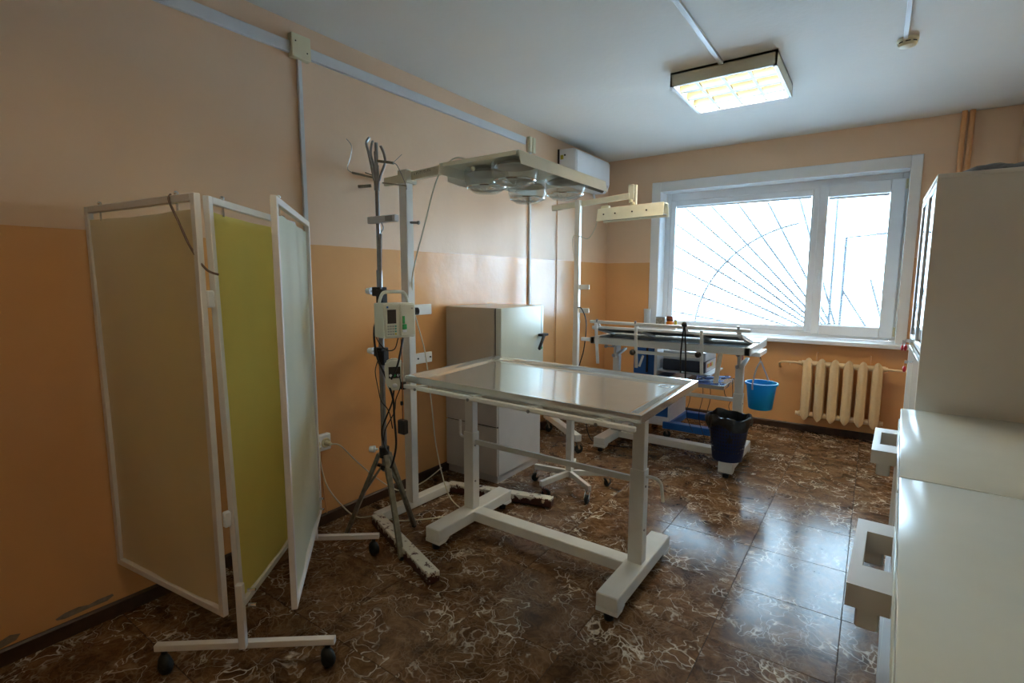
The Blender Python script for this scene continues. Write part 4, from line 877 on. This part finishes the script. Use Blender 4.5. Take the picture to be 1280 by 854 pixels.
for x, zb2, y in ((1.45, .20, 4.42), (1.52, .12, 4.55), (1.60, .16, 4.48), (1.73, .3, 4.7)): q2.tube(spline([(x - .03, y + .1, .63), (x, y - .04, .632), (x + .01, y - .05, .5), (x - .02, y - .03, (zb2 + .5) / 2), (x + .03, y, zb2)]), .003, 5)
q2.tube(spline([(1.66, 4.80, .632), (1.74, 4.80, .62), (1.78, 4.80, .52), (1.72, 4.80, .44), (1.65, 4.80, .47), (1.64, 4.80, .56), (1.69, 4.80, .61)]), .0035, 5); q2.build('black_lead', CORDB, lc)

# ================================================================ THINGS ON THE SILL
bxx = MB().box(.44, .90, 5.690, 5.765, .9305, .975, .003).build('flat_box', PVC); tag(bxx, 'long flat white box lying on the left end of the window sill', 'box')
cp = thing('plastic_beaker', 'tall clear-white plastic beaker at the left end of the window sill', 'beaker', (.555, 5.727, .9755))
MB().lathe([(.001, .9758), (.034, .9758), (.036, .983), (.037, 1.10)], (.555, 5.727, 0), 24).build('contents', PVC, cp)
MB().lathe([(.0372, .980), (.038, 1.10), (.042, 1.17), (.0405, 1.17), (.037, 1.11)], (.555, 5.727, 0), 24).build('beaker_wall', WPLAST, cp)
tn = thing('tin', 'square printed tin on the window sill beside the orange jar', 'tin', (.715, 5.727, .9755))
MB().box(.668, .768, 5.697, 5.757, .9756, 1.072, .004).build('tin_body', TIN, tn); MB().box(.666, .770, 5.695, 5.759, 1.073, 1.085, .003).build('lid', TUBEM, tn)
oj = thing('jar', 'orange jar with a dark lid on the window sill beside the tin', 'jar', (.825, 5.727, .9755))
MB().lathe([(.001, .9757), (.036, .9757), (.042, .985), (.042, 1.03), (.032, 1.042)], (.822, 5.727, 0), 20, close=True).build('jar_body', ORANGE, oj); MB().lathe([(.001, 1.042), (.034, 1.042), (.037, 1.05), (.037, 1.088), (.030, 1.097), (.001, 1.097)], (.818, 5.727, 0), 20).build('lid', AMBER, oj)
yb = thing('jar', 'small yellow jar on the window sill right of the orange one', 'jar', (.883, 5.735, .9755))
MB().lathe([(.001, .9757), (.013, .9757), (.015, .983), (.015, 1.04), (.011, 1.05)], (.882, 5.735, 0), 16, close=True).build('jar_body', YELL, yb); MB().lathe([(.001, 1.05), (.013, 1.05), (.013, 1.063), (.001, 1.065)], (.882, 5.735, 0), 16).build('lid', PVC, yb)

# ================================================================ RIGHT-HAND CABINETS
def low_cab(y0, y1, x, label, shift):
    Mx = Matrix.Translation((x, y0, 0)) @ Matrix.Rotation(math.radians(-2.0), 4, 'Z'); L = y1 - y0
    t = thing('low_cabinet', label, 'cabinet', (x + .35, (y0 + y1) / 2, 0), 'white cabinets with big box handles')
    D2 = RX - .04 - x - max(0, 0) - .035 * (y1 > 2)
    MB(Mx).box(.016, D2, .003, L - .003, .05, .918, .003).build('carcass', WHITEC, t); MB(Mx).box(.05, D2, .01, L - .01, 0, .05).build('plinth', GREYC, t)
    MB(Mx).box(.0, D2, .0015, L - .0015, .920, .950, .005, seg=2).build('worktop', WHITEC, t)
    d = MB(Mx).box(-.004, .014, .006, L - .006, .075, .905, .003).build('door', WHITEC, t)
    h0 = L / 2 - .175 + shift; h1 = h0 + .35; q = MB(Mx)
    z1_, zt2 = .852, .900
    ox0, ox1, ix0_, ix1_, iy0_, iy1_ = -.078, -.004, -.056, -.006, h0 + .095, h1 - .070
    vs = []
    for z_ in (z1_, zt2): vs += [(ox0, h0, z_), (ox1, h0, z_), (ox1, h1, z_), (ox0, h1, z_), (ix0_, iy0_, z_), (ix1_, iy0_, z_), (ix1_, iy1_, z_), (ix0_, iy1_, z_)]
    fs_ = []
    for k in range(4):
        k2 = (k + 1) % 4
        fs_ += [(8 + k, 8 + k2, 12 + k2, 12 + k), (k2, k, 4 + k, 4 + k2), (k, k2, 8 + k2, 8 + k), (4 + k2, 4 + k, 12 + k, 12 + k2)]
    vv, ff = q._add(vs, fs_); ed = [e for e in {e for f in ff for e in f.edges} if e.calc_face_angle(0) > .5]
    bmesh.ops.bevel(q.bm, geom=ed, offset=.005, segments=2, affect='EDGES')
    q.box(-.060, -.020, h0 + .004, h0 + .05, .810, z1_ + .004, .004); q.box(-.060, -.020, h1 - .05, h1 - .004, .810, z1_ + .004, .004)
    q.build('box_handle', HANDP, d)
    return t
low_cab(.80, 1.770, 2.741, 'low white cabinet with a box handle, nearest the viewer', .06)
low_cab(1.774, 2.755, 2.775, 'low white cabinet with a box handle, between the nearest one and the tall cabinet', .10)
# the run goes on behind the viewer
tc_ = thing('tall_cabinet', 'tall cream cabinet with a glass door on the right, beside the window', 'cabinet', (3.17, 3.21, 0))
x0, y0, y1, zt2 = 2.860, 2.80, 3.615, 1.92
MB().box(x0, 3.46, y0, y0 + .018, .03, zt2, .002).build('side_panel', TALLC, tc_); MB().box(x0, 3.46, y1 - .018, y1, .03, zt2, .002).build('side_panel', TALLC, tc_)
MB().box(x0, 3.46, y0, y1, zt2, zt2 + .018, .002).build('top_board', TALLC, tc_); MB().box(3.44, 3.46, y0 + .018, y1 - .018, .03, zt2).build('back_panel', TALLC, tc_)
MB().box(x0 + .04, 3.46, y0 + .01, y1 - .01, 0, .03).box(x0 + .02, 3.44, y0 + .018, y1 - .018, .03, .05).build('floor_board', TALLC, tc_); MB().box(x0 + .02, 3.44, y0 + .018, y1 - .018, 1.15, 1.168).build('middle_shelf', TALLC, tc_)
for z_ in (1.40, 1.66): MB().box(x0 + .04, 3.44, y0 + .018, y1 - .018, z_, z_ + .006).build('glass_shelf', CABG, tc_)
ym = (y0 + y1) / 2
for a_, b_ in ((y0 + .020, ym - .002), (ym + .002, y1 - .020)):
    q = MB(); zz0, zz1 = 1.185, zt2 - .01
    for bx in ((a_, a_ + .022, zz0, zz1), (b_ - .022, b_, zz0, zz1), (a_ + .022, b_ - .022, zz0, zz0 + .022), (a_ + .022, b_ - .022, zz1 - .022, zz1)): q.box(x0, x0 + .018, *bx[:2], *bx[2:], .002)
    g = q.build('glass_door', PVC, tc_, label='white-framed glass door'); MB().box(x0 + .007, x0 + .011, a_ + .020, b_ - .020, zz0 + .02, zz1 - .02).build('glass_pane', CABG, g)
    MB().box(x0, x0 + .018, a_, b_, .06, 1.145, .002).build('lower_door', WHITEC, tc_)
for y, z_ in ((ym - .03, 1.10), (ym + .03, 1.20), (y1 - .06, 1.165)):
    MB().cyl((x0, y, z_), (x0 - .018, y, z_), .006, 8).bar((x0 - .016, y, z_), (x0 - .034, y, z_), .003, .016).build('key', CHROME, tc_); MB().tube([(x0 - .03, y, z_ - .006), (x0 - .032, y, z_ - .022)], .0015, 5).ball((x0 - .032, y, z_ - .036), .016, .5, 1, 1).build('red_key_tag', RED, tc_)
bg_ = thing('black_bag', 'flat black bag lying on top of the tall cream cabinet', 'bag', (3.22, 2.95, zt2 + .018))
q = MB(); vs = []; nx_, ny_ = 24, 10
for j in range(ny_ + 1):
    for i in range(nx_ + 1):
        u, v_ = i / nx_ * 2 - 1, j / ny_ * 2 - 1; e = max(0, 1 - max(abs(u), abs(v_)) ** 4)
        vs.append((3.185 + .25 * u + .012 * math.sin(v_ * 5), 2.942 + .12 * v_ + .008 * math.sin(u * 7), zt2 + .020 + e * (.034 + .008 * math.sin(u * 6) + .005 * math.sin(u * 17 + v_ * 4))))
nb = len(vs); fs_ = [(j * (nx_ + 1) + i, j * (nx_ + 1) + i + 1, (j + 1) * (nx_ + 1) + i + 1, (j + 1) * (nx_ + 1) + i) for j in range(ny_) for i in range(nx_)]
q.poly(vs, fs_, True); q.box(2.95, 3.42, 2.835, 3.05, zt2 + .0185, zt2 + .022); q.build('bag_body', BAG, bg_)
